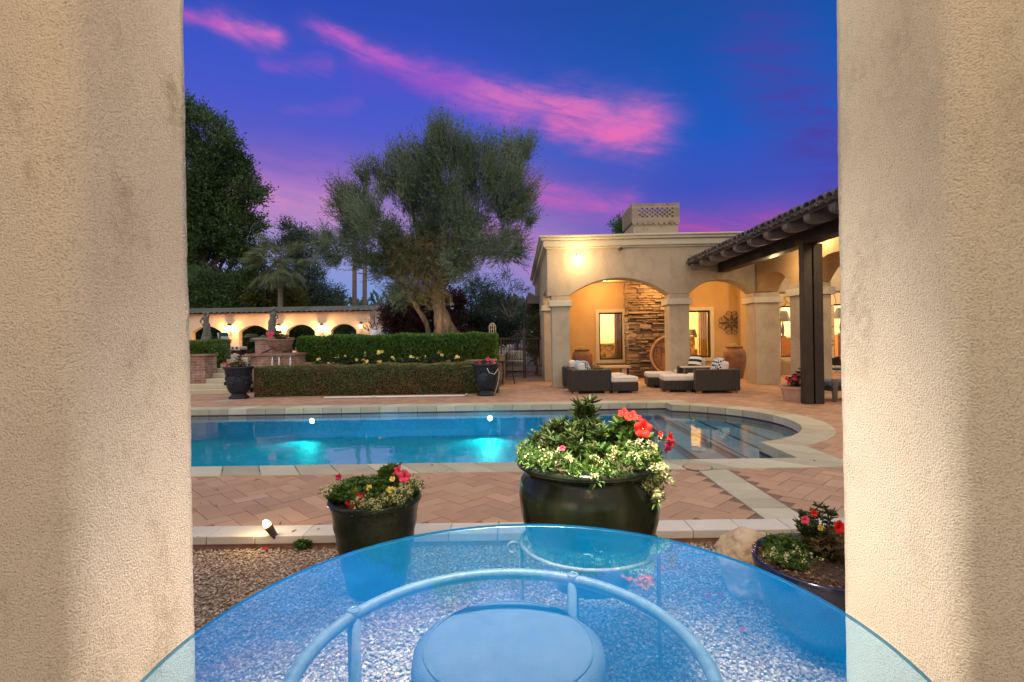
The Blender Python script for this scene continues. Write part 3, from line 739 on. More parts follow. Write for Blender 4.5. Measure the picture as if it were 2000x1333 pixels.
for px, py, Y, r, nv, mm in ((1256, 838, 2.06, .037, (-.1, -1, .25), m_red), (1232, 812, 2.16, .030, (-.2, -.5, .8), m_red), (1216, 806, 2.2, .024, (-.5, -.5, .8), m_red),
                             (1311, 858, 2.12, .032, (.9, -.5, .2), m_red), (1306, 872, 2.10, .03, (.8, -.7, -.3), m_crim), (1290, 848, 2.1, .012, (.2, -1, .2), m_red),
                             (1246, 816, 2.2, .022, (.3, -.4, .8), m_red), (1099, 876, 2.05, .012, (-.2, -1, .2), m_pink)):
    p = at(px, py, Y); fl = petunia(MB(), p, r, nv).build('flower', mm, bp_, True)
    MB().ball(p-Vector(nv).normalized()*r*.12, r*.09, 8, 6).build('flower_centre', m_yellow, fl, True)

ps = empty('plant_stand', (bc.x, yp, gz0), 0, 'scrolled iron ring stand carrying the largest pot', 'plant stand')
rz = zat(1104, yp-.24)-gz0; m_stand = M('stand_iron', (.09, .075, .06), .6, (.15, .125, .10), 30)
RS = .292
MB().tube([(RS*math.cos(t), RS*math.sin(t), rz) for t in [2*PI*i/56 for i in range(56)]], .009, 8, closed=True).build('ring', m_stand, ps)
for a in (0.0, PI, PI/2+.15, -PI/2-.9):
    if a < -2: continue
    d = Vector((math.cos(a), math.sin(a), 0))
    sp_ = [(d*(RS+.002))+Vector((0, 0, .02)), d*(RS+.002)+Vector((0, 0, rz-.01))]
    lg = MB().tube(sp_, .009, 8)
    def scroll(zc, out, n=22, r0=.034, turn=1.6, s=1):
        return [d*(RS+out+math.cos(t)*(r0*(1-.62*i/n)))+Vector((0, 0, zc+s*math.sin(t)*(r0*(1-.62*i/n)))) for i, t in enumerate([PI-2*PI*turn*.5*j/n*1.2 for j in range(n)])]
    lg.build('leg', m_stand, ps)
    MB().tube(scroll(rz-.03, .036), .007, 6).build('scroll', m_stand, ps)
    MB().tube(scroll(.045, .036, s=-1), .007, 6).build('scroll', m_stand, ps)

# smaller ribbed pot
ys = 3.02; cs = at(733, 985, ys)
sp0 = empty('potted_plant', (cs.x, ys, gz0), 0, 'smaller ribbed dark green pot with pink blooms beside the gravel light', 'potted plant', 'potted flowers around the glass table')
ra = 84*ys/F; rimz2 = zat(968, ys, 733); hh = rimz2-gz0
pr = [(.60, 0)]+[(.60+.40*(i/13)**.75+(.022 if i % 3 == 1 else 0), i/13*.93) for i in range(14)]+[(1.05, .945), (1.07, .965), (1.05, .99), (1.0, 1.0), (.92, .98), (.9, .92)]
MB().lathe([(a*ra, b*hh) for a, b in pr], n=56).build('pot', m_glaze2, sp0)
MB().lathe([(.92*ra, hh*.93), (.001, hh*.99)], n=32, capb=False).build('soil', m_soil, sp0)
stems_plant((cs.x-.03, ys, rimz2-.03), 60, .115, .21, 6, sp0, m_leaf, .05, .026)
stems_plant((cs.x+.08, ys+.05, rimz2-.03), 16, .2, .07, 8, sp0, m_leaf, .05, .024)
stems_plant((cs.x-.19, ys-.02, rimz2-.03), 22, .06, .07, 5, sp0, m_leaf, .04, .022)
sp = []
for i in range(1500):
    a = rnd.uniform(-2.2, .9); rr = ra*rnd.uniform(.62, 1.06); sp.append((cs.x+math.cos(a)*rr, ys+math.sin(a)*rr, rimz2+rnd.uniform(-.01, .035)+(.05*max(0, math.cos(a)-.2))))
alyssum([s for s in sp if s[0] > cs.x-.06], sp0, 210, 16, .013); alyssum([(cs.x-ra*rnd.uniform(.7, 1), ys+rnd.uniform(-.12, .1), rimz2+rnd.uniform(.02, .07)) for _ in range(60)], sp0, 22)
for px, py, Y, r, nv, mm in ((790, 931, 2.98, .038, (.25, -1, .35), m_pink), (776, 920, 3.02, .034, (-.6, -.7, .5), m_pink), (694, 976, 2.86, .032, (-.5, -.9, .2), m_red), (687, 990, 2.82, .028, (-.2, -1, -.3), m_red), (661, 932, 3.0, .022, (-.3, -.8, .5), m_crim),
                             (679, 979, 2.85, .02, (-.2, -.9, .4), m_pink), (704, 966, 2.88, .022, (.2, -.9, .4), m_pink)):
    p = at(px, py, Y); petunia(MB(), p, r, nv, .25).build('flower', mm, sp0, True)
for px, py, Y, r in ((720, 953, 2.9, .02), (762, 957, 2.9, .022), (766, 936, 2.96, .018), (690, 955, 2.9, .016)):
    petunia(MB(), at(px, py, Y), r, (0, -.7, .7), .3).build('flower', m_yellow, sp0, True)
MB().tube([at(690, 955, 3.0), at(672, 943, 3.0), at(661, 934, 3.0)], .003, 5).build('stem', m_leafd, sp0, True)

# wide navy bowl behind the right pier
yb_ = 2.42; cb = at(1618, 1085, yb_)
bw = empty('potted_plant', (cb.x, yb_, gz0), 0, 'wide navy glazed bowl of bark and small flowers beside the right pier', 'potted plant', 'potted flowers around the glass table')
rb_ = .325; zr = zat(1092, yb_, 1618)-gz0
MB().lathe([(a*rb_, b*zr) for a, b in ((.42, 0), (.55, .1), (.80, .4), (.96, .75), (1.0, .96), (.995, 1.0), (.95, 1.0), (.92, .95), (.9, .9))], n=64).build('pot', m_glaze3, bw)
MB().lathe([(.91*rb_, zr*.93), (.4*rb_, zr*.97), (.001, zr*.97)], n=40, capb=False).build('soil', m_soil, bw)
zs = gz0+zr*.94
n_ = 900; th = rng.uniform(0, 2*PI, n_); rr = rb_*.9*np.sqrt(rng.random(n_))
m_bark2 = M('bark_chip', (.10, .045, .02), .85, None, island=[(.04, .018, .01), (.15, .07, .03), (.26, .14, .07), (.07, .03, .015)])
tag(leaves('bark_mulch', np.stack([cb.x+np.cos(th)*rr, yb_+np.sin(th)*rr, np.full(n_, zs+.012)+rng.normal(0, .006, n_)], 1), rng.normal(size=(n_, 3))*np.array([1, 1, .3]), .022, .011, m_bark2, bw), kind='stuff')
stems_plant((cb.x-.10, yb_+.13, zs), 36, .05, .12, 4, bw, m_leaf, .038, .026)
stems_plant((cb.x-.18, yb_-.02, zs), 60, .04, .08, 7, bw, m_leaf, .022, .008)
alyssum([(cb.x-.2+rnd.uniform(-.09, .11), yb_-.03+rnd.uniform(-.06, .06), zs+.055) for _ in range(50)], bw, 22, 9, .01)
stems_plant((cb.x+.02, yb_+.1, zs), 26, .235, .11, 15, bw, m_leafd, .036, .012)
m_dry = leafmat('dried_leaf', [(.22, .14, .06), (.3, .2, .08), (.14, .09, .04)], .8)
stems_plant((cb.x+.02, yb_+.04, zs), 46, .14, .10, 9, bw, m_dry, .03, .006)
stems_plant((cb.x+.15, yb_-.05, zs), 14, .07, .07, 5, bw, m_leaf, .045, .03)
for px, py, Y, r, nv, mm in ((1573, 1016, 2.45, .02, (-.4, -.9, .3), m_pink), (1590, 1003, 2.48, .018, (.1, -.8, .6), m_red), (1642, 1031, 2.4, .034, (.1, -.9, .4), m_red), (1603, 1031, 2.42, .016, (.1, -.8, .2), m_yellow)):
    petunia(MB(), at(px, py, Y), r, nv).build('flower', mm, bw, True)

# tan rock
yr = 2.95; rc = at(1468, 1060, yr)
bm = bmesh.new(); bmesh.ops.create_icosphere(bm, subdivisions=5, radius=1)
for v in bm.verts:
    c = v.co.copy(); d = 1+.30*mn.noise(c*1.3+Vector((3, 1, 5)))+.13*mn.ridged_multi_fractal(c*1.9+Vector((5, 5, 2)), .9, 2.1, 5, 1.0, 2.0)*.4+.05*mn.noise(c*7)
    c *= d; s_ = 1+.035*math.sin(c.z*17+5*mn.noise(c*2)); v.co = Vector((c.x*.185*s_, c.y*.15*s_, c.z*.185))
me = bpy.data.meshes.new('rock'); bm.to_mesh(me); bm.free()
for p in me.polygons: p.use_smooth = True
m_rock = M('sandstone', (.46, .33, .19), .9, (.64, .50, .33), 7, .7, 28, dist=.02)
me.materials.append(m_rock); o = bpy.data.objects.new('rock', me); COL.objects.link(o); o.location = (rc.x, yr, gz0+.145); o.rotation_euler = (0, .1, .4)
tag(o, 'rough tan sandstone rock between the pots at the curb', 'rock')

# path light stuck in the gravel
b0 = gz(552, 1069, gz0); d = at(527, 1030, b0.y-.02)
pl = empty('path_light', b0, 0, 'small lit spotlight on a stake pushed into the gravel', 'garden light')
ax = Vector((d.x-b0.x, -.03, d.z-b0.z)); L_ = ax.length; ax.normalize()
MB().tube([(0, 0, -.05), ax*.05], [.007, .012], 10).build('stake', m_iron, pl)
MB().tube([ax*.045, ax*.06, ax*.10, ax*(L_-.01), ax*(L_+.012)], [.012, .018, .021, .027, .029], 16).build('housing', m_rust, pl)
m_lens = glow('spot_lens', (1, .68, .26), 3.2)
q = ax.to_track_quat('Z', 'Y').to_matrix()
mb = MB(); mb.ball(ax*(L_+.022), (.027, .027, .042), 16, 10, q); mb.build('lens', m_lens, pl)
lamp('path_lamp', Vector(b0)+ax*(L_+.10), 3, (1, .72, .36), .03)
wd = empty('weed', gz(590, 1072, gz0), 0, 'low leafy weed growing in the gravel at the curb', 'plant')
stems_plant(gz(590, 1073, gz0), 22, .06, .06, 6, wd, m_leaf, .03, .014)
for px, py in ((518, 1072), (1398, 1056), (1412, 1058), (1384, 1165), (1408, 1162), (1450, 1230)):
    p = gz(px, py, gz0+.01); o = petunia(MB(), (0, 0, 0), .017, (rnd.uniform(-.3, .3), -.4, 1), .3).build('fallen_blossom', m_crim); o.location = p
    tag(o, 'shrivelled pink blossom fallen on the gravel', 'blossom', 'blossoms fallen on the gravel')
p = gz(1362, 914, .0); sk = empty('skimmer_lid', (p.x, p.y, 0), 0, 'round tan access lid set in the pavers beside the pale band', 'lid')
MB().lathe([(.135, .001), (.135, .010), (.128, .012), (.122, .0095), (.001, .0095)], n=40).build('lid', M('lid_plastic', (.33, .24, .16), .6, (.4, .3, .2), 12), sk)
MB().lathe([(.15, .001), (.15, .008), (.137, .008)], n=40).build('collar', m_mortar, sk)
# ------------------------------------------------------------------ raised terrace, steps, brick beds
TZ2 = .85
mb = MB(); mb.box(-40, -.42, 17.0, 60, -.12, TZ2); mb.box(-40, -9.35, 15.4, 16.998, -.12, TZ2)
tag(mb.build('terrace', M('terrace_stone', (.30, .22, .16), .85, (.42, .32, .24), 3, .3, 30)), kind='structure')
mb = MB(); mb.box(-.4, 3, 24, 60, -.12, -.02); tag(mb.build('far_ground', m_earth), kind='structure')
ex0, ex1 = at(345, 740, 14.3).x, at(492, 740, 14.6).x
stp = empty('stone_steps', ((ex0+ex1)/2, 14.1, 0), 0, 'wide pale stone steps climbing beside the black urn', 'steps')
for i in range(7):
    y0 = 14.1+i*.34; z1 = .128*(i+1)
    MB().box(ex0+(.0 if i < 3 else .35), ex1, y0, y0+.345+(1.0 if i == 6 else .05), z1-.127 if i else 0, z1).build('step', m_coping, stp, True, bevel=.012)
def brickwall(name, x0, x1, y0, y1, z1, lab, cap=.05, z0=-.05):
    o = empty(name, ((x0+x1)/2, y0, 0), 0, lab, 'wall')
    MB().box(x0, x1, y0, y1, z0, z1-cap).build('brickwork', m_bw, o, True)
    MB().box(x0-.04, x1+.04, y0-.04, y1+.04, z1-cap, z1).build('capping', m_redbrick, o, True, bevel=.01)
    return o
def brickmat(name, c1, c2, mortar, w_, h_, sc_=1.0):
    m, nt, b = nodes(name); tcn = N(nt, 'ShaderNodeTexCoord'); s = N(nt, 'ShaderNodeSeparateXYZ'); cmb = N(nt, 'ShaderNodeCombineXYZ')
    nt.links.new(tcn.outputs['Object'], s.inputs[0])
    nt.links.new(math_(nt, 'ADD', s.outputs[0], s.outputs[1]), cmb.inputs[0]); nt.links.new(s.outputs[2], cmb.inputs[1])
    bt = N(nt, 'ShaderNodeTexBrick'); nt.links.new(cmb.outputs[0], bt.inputs['Vector'])
    bt.inputs['Color1'].default_value = (*c1, 1); bt.inputs['Color2'].default_value = (*c2, 1); bt.inputs['Mortar'].default_value = (*mortar, 1)
    bt.inputs['Scale'].default_value = 1; bt.inputs['Brick Width'].default_value = w_; bt.inputs['Row Height'].default_value = h_; bt.inputs['Mortar Size'].default_value = .008
    nz = N(nt, 'ShaderNodeTexNoise'); nz.inputs['Scale'].default_value = 5; nz.inputs['Detail'].default_value = 6; nt.links.new(tcn.outputs['Object'], nz.inputs['Vector'])
    c = mixc(nt, ramp(nt, nz.outputs['Fac'], [(.5, 0), (.72, .75)]), bt.outputs['Color'], (.42, .36, .32))
    nt.links.new(c, b.inputs['Base Color']); b.inputs['Roughness'].default_value = .9
    bp = N(nt, 'ShaderNodeBump'); bp.inputs['Strength'].default_value = .5; bp.inputs['Distance'].default_value = .01; nt.links.new(bt.outputs['Fac'], bp.inputs['Height']); bp.invert = True; nt.links.new(bp.outputs[0], b.inputs['Normal'])
    return m
m_bw = brickmat('old_brick', (.20, .09, .065), (.33, .17, .12), (.3, .26, .22), .24, .075)
xa, xb = at(345, 720, 14.9).x, at(406, 720, 14.9).x
brickwall('brick_wall', xa, xb, 14.75, 15.35, 1.08, 'brick bed wall at the left edge beside the steps')
xa, xb = at(378, 680, 17.3).x, at(431, 680, 17.3).x
brickwall('brick_pedestal', xa, xb, 17.2, 17.9, at(400, 664, 17.2).z, 'brick pedestal under the left draped statue', z0=.6)
RWX0, RWX1 = at(578, 700, 15.1).x, at(968, 700, 15.1).x
rw = brickwall('brick_wall', RWX0, RWX1, 15.1, 15.35, at(770, 706, 15.1).z, 'long low brick wall between the two clipped hedges')
MB().box(RWX1-.25, RWX1, 15.352, 17.0, -.05, .80).build('return_wall', m_bw, rw, True)
fx0, fx1 = at(489, 700, 14.9).x, at(579, 700, 14.9).x
fo = brickwall('brick_fountain', fx0, fx1, 14.75, 15.6, at(530, 691, 14.75).z, 'stained brick wall fountain with three water spouts', .07)
m_splash = M('limescale', (.55, .58, .6), .5, (.7, .74, .78), 20)
for px in (534, 547, 569):
    p = at(px, 697, 14.75); mb = MB(); mb.ball((p.x, 14.735, p.z), (.05, .04, .05), 8, 6); mb.build('spout', m_statue, fo, True)
    mb = MB(); mb.tube([(p.x, 14.69, p.z-.02), (p.x+.01, 14.66, p.z-.08), (p.x+.01, 14.65, .62)], [.015, .022, .035], 7); mb.build('water_jet', m_splash, fo, True)
MB().box(fx0+.5, fx1-.05, 14.35, 14.748, .3, .62).build('basin', m_statue, fo, True)
mb = MB(); a = at(484, 722, 14.6); b_ = at(491, 699, 14.65); mb.tube([(a.x, 14.6, a.z-.5), a, b_, (b_.x+.5, 15.2, b_.z+.3)], .018, 6)
tag(mb.build('handrail', m_iron), 'thin iron handrail at the top of the pale steps', 'handrail')

# statues
def statue(p, h, lab, mirror=1):
    o = empty('statue', p, 0, lab, 'statue')
    k = h/1.9; mb = MB()
    mb.lathe([(.26, 0), (.26, .06), (.22, .08)], n=20, capt=True)
    pr = [(.24, .08), (.23, .2), (.19, .45), (.165, .7), (.175, .9), (.165, 1.02), (.125, 1.13), (.14, 1.27), (.165, 1.40), (.15, 1.47), (.07, 1.52), (.05, 1.58)]
    n_ = 22; vs_ = []
    for i, (r, z) in enumerate(pr):
        sway = .05*math.sin(z*2.6)*mirror
        for j in range(n_):
            t = 2*PI*j/n_; f = 1+(.10*math.sin(t*7+z*3) if z < 1.1 else .03*math.sin(t*5)); vs_.append((sway+r*f*math.cos(t)*1.08, r*f*math.sin(t)*.8, z))
    mb.add(vs_, [(i*n_+j, i*n_+(j+1) % n_, (i+1)*n_+(j+1) % n_, (i+1)*n_+j) for i in range(len(pr)-1) for j in range(n_)], True)
    s0 = .05*math.sin(1.6*2.6)*mirror
    mb.ball((s0, -.01, 1.70), (.085, .10, .125), 14, 10); mb.ball((s0, .04, 1.74), (.10, .10, .10), 12, 8, noise=.08)
    mb.tube([(s0-.15*mirror, 0, 1.42), (s0-.25*mirror, -.05, 1.18), (s0-.12*mirror, -.16, 1.05)], [.05, .042, .032], 8)
    mb.tube([(s0+.15*mirror, 0, 1.42), (s0+.25*mirror, -.06, 1.55), (s0+.12*mirror, -.05, 1.78)], [.05, .042, .03], 8)
    mb.tube([(-.12, -.16, 1.0), (.05, -.17, .7), (.12, -.14, .3), (.15, -.1, .1)], [.04, .05, .045, .03], 7)
    b = mb.build('figure', m_statue, o); b.scale = (k*1.15, k*1.15, k)
    return o
p = at(403, 664, 17.5); statue((p.x, 17.5, p.z), (664-606)*17.5/F, 'grey draped stone statue on the brick pedestal at far left')
p = at(532, 660, 15.95); pq = at(532, 597, 15.95)
pd = empty('statue_pedestal', (p.x, 16.0, TZ2), 0, 'square stone pedestal behind the fountain bowl', 'pedestal')
mb = MB(); mb.box(-.42, .42, -.3, .4, -.4, p.z-TZ2-.06); mb.box(-.47, .47, -.35, .45, p.z-TZ2-.058, p.z-TZ2); mb.build('block', m_bw, pd, bevel=.01)
statue((p.x, 16.0, p.z), pq.z-p.z, 'grey stone statue with raised arm behind the flower bowl', -1)
p = at(733, 657, 22); ws = empty('angel_statue', (p.x, 22, TZ2), 0, 'small white winged statue by the end of the arcade', 'statue')
mb = MB(); zt = p.z-TZ2
mb.box(-.2, .2, -.15, .15, 0, zt-.04)
mb.lathe([(.17, zt-.04), (.19, zt+.08), (.12, zt+.22), (.05, zt+.27)], n=14, sy=.8); mb.ball((0, -.03, zt+.34), (.06, .065, .075), 10, 8)
for s in (-1, 1): mb.ball((s*.13, .05, zt+.14), (.11, .05, .20), 12, 8, Matrix.Rotation(s*.35, 3, 'Y'))
mb.build('figure', m_whitestone, ws)

# ------------------------------------------------------------------ hedges
def hedge(name, x0, x1, y0, y1, z0, z1, lab, mat_, n, L, W, upb=.2, rough=.025, round_r=.1):
    o = empty(name, ((x0+x1)/2, (y0+y1)/2, z0), 0, lab, 'hedge')
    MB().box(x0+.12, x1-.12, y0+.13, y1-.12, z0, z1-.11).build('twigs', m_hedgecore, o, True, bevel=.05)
    A = [(x1-x0)*(z1-z0), (x1-x0)*(y1-y0), (y1-y0)*(z1-z0), (y1-y0)*(z1-z0)]; tot = sum(A); Ps, Ns = [], []
    for k, a in enumerate(A):
        m_ = int(n*a/tot); u, v = rng.random(m_), rng.random(m_)
        dep = np.abs(rng.normal(0, rough, m_))
        if k == 0: p = np.stack([x0+u*(x1-x0), y0+dep, z0+v*(z1-z0)], 1); nn = (0, -1, 0)
        elif k == 1: p = np.stack([x0+u*(x1-x0), y0+v*(y1-y0), z1-dep], 1); nn = (0, 0, 1)
        elif k == 2: p = np.stack([x1-dep, y0+u*(y1-y0), z0+v*(z1-z0)], 1); nn = (1, 0, 0)
        else: p = np.stack([x0+dep, y0+u*(y1-y0), z0+v*(z1-z0)], 1); nn = (-1, 0, 0)
        Ps.append(p); Ns.append(np.repeat(np.array([nn], float), m_, 0))
    P = np.concatenate(Ps); D = np.concatenate(Ns)
    P[:, 1] += .04*np.sin(P[:, 0]*2.1)+.03*np.sin(P[:, 0]*5.3+P[:, 2]*4)+.02*np.sin(P[:, 0]*11+P[:, 2]*9)
    P[:, 2] += np.where(P[:, 2] > z1-.12, .018*np.sin(P[:, 0]*3.3)+.014*np.sin(P[:, 0]*8.7), 0)
    cx_ = np.clip(P[:, 0], x0+round_r, x1-round_r); cz_ = np.minimum(P[:, 2], z1-round_r*.5); cy_ = np.clip(P[:, 1], y0+round_r, y1-round_r)
    D = unit(D+rng.normal(size=P.shape)*.75+np.array([0, 0, upb]))
    q = P-np.stack([cx_, cy_, cz_], 1); l = np.linalg.norm(q, axis=1, keepdims=True); P = np.where(l > round_r, np.stack([cx_, cy_, cz_], 1)+q/np.maximum(l, 1e-6)*round_r, P)
    m_ = len(P); leaves('foliage', P, D, L*rng.uniform(.6, 1.2, m_), W*rng.uniform(.7, 1.2, m_), mat_, o)
    return o
# front hedge colour: brown and green patches of its own
m, nt, b = nodes('patchy_boxwood_leaf'); tcn = N(nt, 'ShaderNodeTexCoord'); nz = N(nt, 'ShaderNodeTexNoise'); nz.inputs['Scale'].default_value = 1.5; nz.inputs['Detail'].default_value = 5
nt.links.new(tcn.outputs['Object'], nz.inputs['Vector']); g = N(nt, 'ShaderNodeNewGeometry')
ca_ = ramp(nt, g.outputs['Random Per Island'], [(0, (.03, .042, .010)), (.5, (.13, .145, .035)), (1, (.27, .26, .075))])
cb_ = ramp(nt, g.outputs['Random Per Island'], [(0, (.06, .04, .014)), (.5, (.21, .115, .038)), (1, (.36, .21, .07))])
nt.links.new(mixc(nt, ramp(nt, nz.outputs['Fac'], [(.44, 0), (.64, .85)]), ca_, cb_), b.inputs['Base Color']); b.inputs['Roughness'].default_value = .65
hx0, hx1 = at(494, 745, 13.2).x, at(972, 745, 13.2).x
hedge('hedge', hx0, hx1, 13.2, 14.05, 0, at(730, 714, 13.2).z, 'low square-clipped brownish hedge along the pool deck', m, 60000, .036, .021, .1, .045, .13)
ux0, ux1 = at(583, 680, 15.6).x, at(968, 680, 15.6).x
hedge('hedge', ux0, ux1, 15.55, 16.7, .55, at(775, 658, 15.6).z, 'taller bright green leafy hedge behind the low brick wall', m_hedgeg, 26000, .115, .036, .9, .07, .1)
lx0, lx1 = at(340, 690, 15.8).x, at(423, 690, 15.8).x
hedge('hedge', lx0, lx1, 15.7, 16.6, .6, at(400, 668, 15.7).z, 'short green hedge at far left above the brick bed wall', m_hedgeg, 7000, .085, .026, .9, .05, .1)

# yellow flowers between the hedges
fl_px = [(625, 705), (643, 712), (661, 697), (681, 697), (693, 704), (710, 692), (712, 708), (742, 690), (743, 706), (770, 702), (782, 704), (806, 700), (811, 704), (826, 700), (854, 688), (860, 695), (894, 698)]
m_lowleaf = leafmat('grey_green_leaf', [(.02, .045, .02), (.04, .08, .035), (.03, .06, .03)])
for i, (px, py) in enumerate(fl_px):
    Y = 14.75+rnd.uniform(-.12, .1); p = at(px, py, Y)
    o = empty('flowering_plant', (p.x, Y, .62), 0, 'leafy bedding plant with yellow flowers between the two hedges', 'plant', 'yellow flowers between the hedges')
    stems_plant((p.x, Y, .60), 20, max(.12, p.z-.58), .22, 7, o, m_lowleaf, .085, .032)
    for j in range(rnd.choice((2, 3, 4))):
        q = Vector((p.x+rnd.uniform(-.09, .09), Y-.05, p.z+rnd.uniform(-.05, .06)))
        petunia(MB(), q, rnd.uniform(.032, .05), (rnd.uniform(-.5, .5), -1, .4), .3).build('flower', m_yellow if j % 2 else m_cream, o, True)

# black urns
def urn(p, h, lab):
    o = empty('garden_urn', p, 0, lab, 'urn', 'black urns at the hedge ends')
    k = h/.82
    pr = [(.235, 0), (.24, .05), (.205, .075), (.175, .11), (.17, .13), (.215, .165), (.255, .23), (.282, .33), (.298, .45), (.305, .56), (.295, .60), (.31, .62), (.315, .72), (.325, .75), (.355, .775), (.36, .81), (.33, .82), (.30, .80), (.29, .75)]
    b = MB().lathe([(r*k, z*k) for r, z in pr], n=40).build('bowl', m_urn, o)
    mb = MB()
    for j in range(6):
        a = j*PI/3; r = .306*k
        mb.tube([(r*math.cos(a+t*PI/3), r*math.sin(a+t*PI/3), (.60-.10*math.sin(t*PI))*k) for t in [i/9 for i in range(10)]], .012*k, 6)
        mb.ball((r*math.cos(a), r*math.sin(a), .61*k), .035*k, 8, 6)
        mb.ball((.305*k*math.cos(a+.52), .305*k*math.sin(a+.52), .40*k), (.035*k, .035*k, .05*k), 8, 6)
    mb.build('garland', m_urn, o)
    MB().lathe([(.30*k, .77*k), (.001, .79*k)], n=24, capb=False).build('soil', m_soil, o)
    c = Vector(p)+Vector((0, 0, .77*k))
    return o, c, k
m_urn = M('black_urn_iron', (.006, .008, .013), .45, (.016, .02, .03), 9, .15, 40, spec=.35)
p = gz(467, 779); u1, c, k = urn((p.x, p.y, 0), .80, 'black footed urn with small flowers at the foot of the steps')
stems_plant(c, 26, .13, .27, 5, u1, m_leafd, .07, .025); stems_plant(c, 7, .33, .08, 9, u1, m_boug, .08, .016)
sp_ = [(c.x+rnd.uniform(-.28, .28), c.y-rnd.uniform(-.1, .26), c.z+rnd.uniform(.06, .12)) for _ in range(60)]
alyssum(sp_, u1, 26, 8, .02, False)
for j in range(7): petunia(MB(), (c.x+rnd.uniform(-.25, .15), c.y-rnd.uniform(.05, .25), c.z+rnd.uniform(.08, .17)), .035, (rnd.uniform(-.5, .5), -1, .5)).build('flower', m_crim, u1, True)
p = gz(950, 772); u2, c, k = urn((p.x, p.y-.05, 0), .78, 'black footed urn with pink flowers and a draped chain by the gate')
stems_plant(c, 24, .10, .26, 5, u2, m_leafd, .07, .025)
alyssum([(c.x+rnd.uniform(-.28, .28), c.y-rnd.uniform(0, .26), c.z+rnd.uniform(.04, .1)) for _ in range(60)], u2, 22, 8, .02, False)
for px, py in ((953, 702), (963, 708), (954, 712), (966, 713), (938, 709), (932, 713)):
    petunia(MB(), at(px, py, c.y-.15), .055, (rnd.uniform(-.4, .4), -1, .3)).build('flower', m_pink if px > 940 else m_crim, u2, True)
m_chain = M('white_light_string', (.5, .48, .4), .5, (.6, .58, .5), 30)
MB().tube([c+Vector((.05, -.35, -.05)), c+Vector((.10, -.36, -.16)), c+Vector((.22, -.30, -.2)), c+Vector((.31, -.16, -.08)), c+Vector((.33, -.1, -.2)), c+Vector((.29, -.1, -.45)), c+Vector((.2, -.12, -.72))], .009, 6).build('chain', m_chain, u2, True)

# pool pole lying on the deck
a, b_ = gz(633, 777, .03), gz(908, 773, .03)
po = empty('pool_pole', (a+b_)/2, 0, 'long white pole lying on the deck before the brownish hedge', 'pole')
m_pole = M('white_pole', (.78, .79, .8), .4, (.82, .83, .84), 9)
MB().tube([a, b_], .02, 8).build('shaft', m_pole, po, True)
MB().tube([a.lerp(b_, .34), a.lerp(b_, .37)], .03, 8).build('collar', m_cushion, po, True)
MB().tube([b_, b_+Vector((.06, .02, .04))], [.025, .03], 8).build('tip', m_steel, po, True)

# bowl planter on the fountain
p = at(547, 684, 15.1); q = at(547, 663, 15.1); R_ = 25*15.1/F
bo = empty('bowl_planter', (p.x, 15.1, p.z), 0, 'wide weathered clay bowl of flowers on the brick fountain', 'planter')
hb = q.z-p.z
MB().lathe([(.5*R_, -.03), (.52*R_, .03*hb), (.78*R_, .25*hb), (.95*R_, .6*hb), (1.0*R_, .85*hb), (1.05*R_, .9*hb), (1.05*R_, hb), (.96*R_, hb), (.9*R_, .9*hb)], n=36).build('bowl', M('weathered_clay', (.16, .085, .055), .85, (.36, .22, .15), 8, .4, 30), bo)
MB().lathe([(.93*R_, .92*hb), (.001, .95*hb)], n=24, capb=False).build('soil', m_soil, bo)
c = Vector((p.x, 15.1, q.z)); stems_plant(c, 22, .13, .28, 5, bo, m_leafd, .07, .03); stems_plant(c+Vector((-.02, 0, 0)), 9, .26, .12, 7, bo, m_boug, .07, .02)
alyssum([(c.x+rnd.uniform(.06, .3), c.y-rnd.uniform(0, .25), c.z+rnd.uniform(.05, .15)) for _ in range(50)], bo, 26, 12, .03, False)
for j in range(7): petunia(MB(), (c.x-rnd.uniform(.1, .3), c.y-rnd.uniform(.05, .2), c.z+rnd.uniform(.06, .2)), .055, (rnd.uniform(-.5, .5), -1, .4)).build('flower', m_pink, bo, True)

# ------------------------------------------------------------------ arcade across the terrace
AY = 35.0
def ax_(px): return at(px, 640, AY).x
az_ = lambda py, px=550: at(px, py, AY).z
ar = empty('arcade', (ax_(550), AY, TZ2), 0, 'long cream arcade with arched openings and a tiled roof across the terrace', 'building')
zs_, zc_ = az_(648), az_(635); zt_ = az_(611)
def arch_panel(xs, x1, zbase, ztop, ops, y0, y1, zcs=None):
    """a wall whose lower edge follows segmental arches; ops = (xa, xb, zspring, zcrown)"""
    poly = [(xs, ztop), (xs, zbase)]
    for xa, xb, z0, z1 in ops:
        h = z1-z0; wd = (xb-xa)/2; R = (wd*wd+h*h)/(2*h); cz = z1-R; a = math.asin(min(1, wd/R))
        poly += [(xa, zbase)] if z0 > zbase+1e-4 else []
        for i in range(19):
            t = -a+2*a*i/18; poly.append(((xa+xb)/2+R*math.sin(t), cz+R*math.cos(t)))
        poly += [(xb, zbase)] if z0 > zbase+1e-4 else []
    poly += [(x1, zbase), (x1, ztop)]
    return MB().prism(poly, y0, y1, 'y')
px_ops = [(282, 341), (373.5, 432.5), (466, 525), (558.5, 615), (646, 696)]
ops = [(ax_(a), ax_(b), zs_, zc_) for a, b in px_ops]
x_end = ax_(723); x_st = ax_(250)
arch_panel(x_st, x_end, TZ2-.1, zt_, ops, AY, AY+.45).build('wall', m_arcade, ar, True)
for ze in [x_end]: MB().prism([(AY+.452, TZ2-.1), (AY+3.4, TZ2-.1), (AY+3.4, zt_), (AY+1.7, zt_+.30), (AY+.452, zt_+.06)], x_end-.4, x_end-.003, 'x').build('end_wall', m_arcade, ar, True)
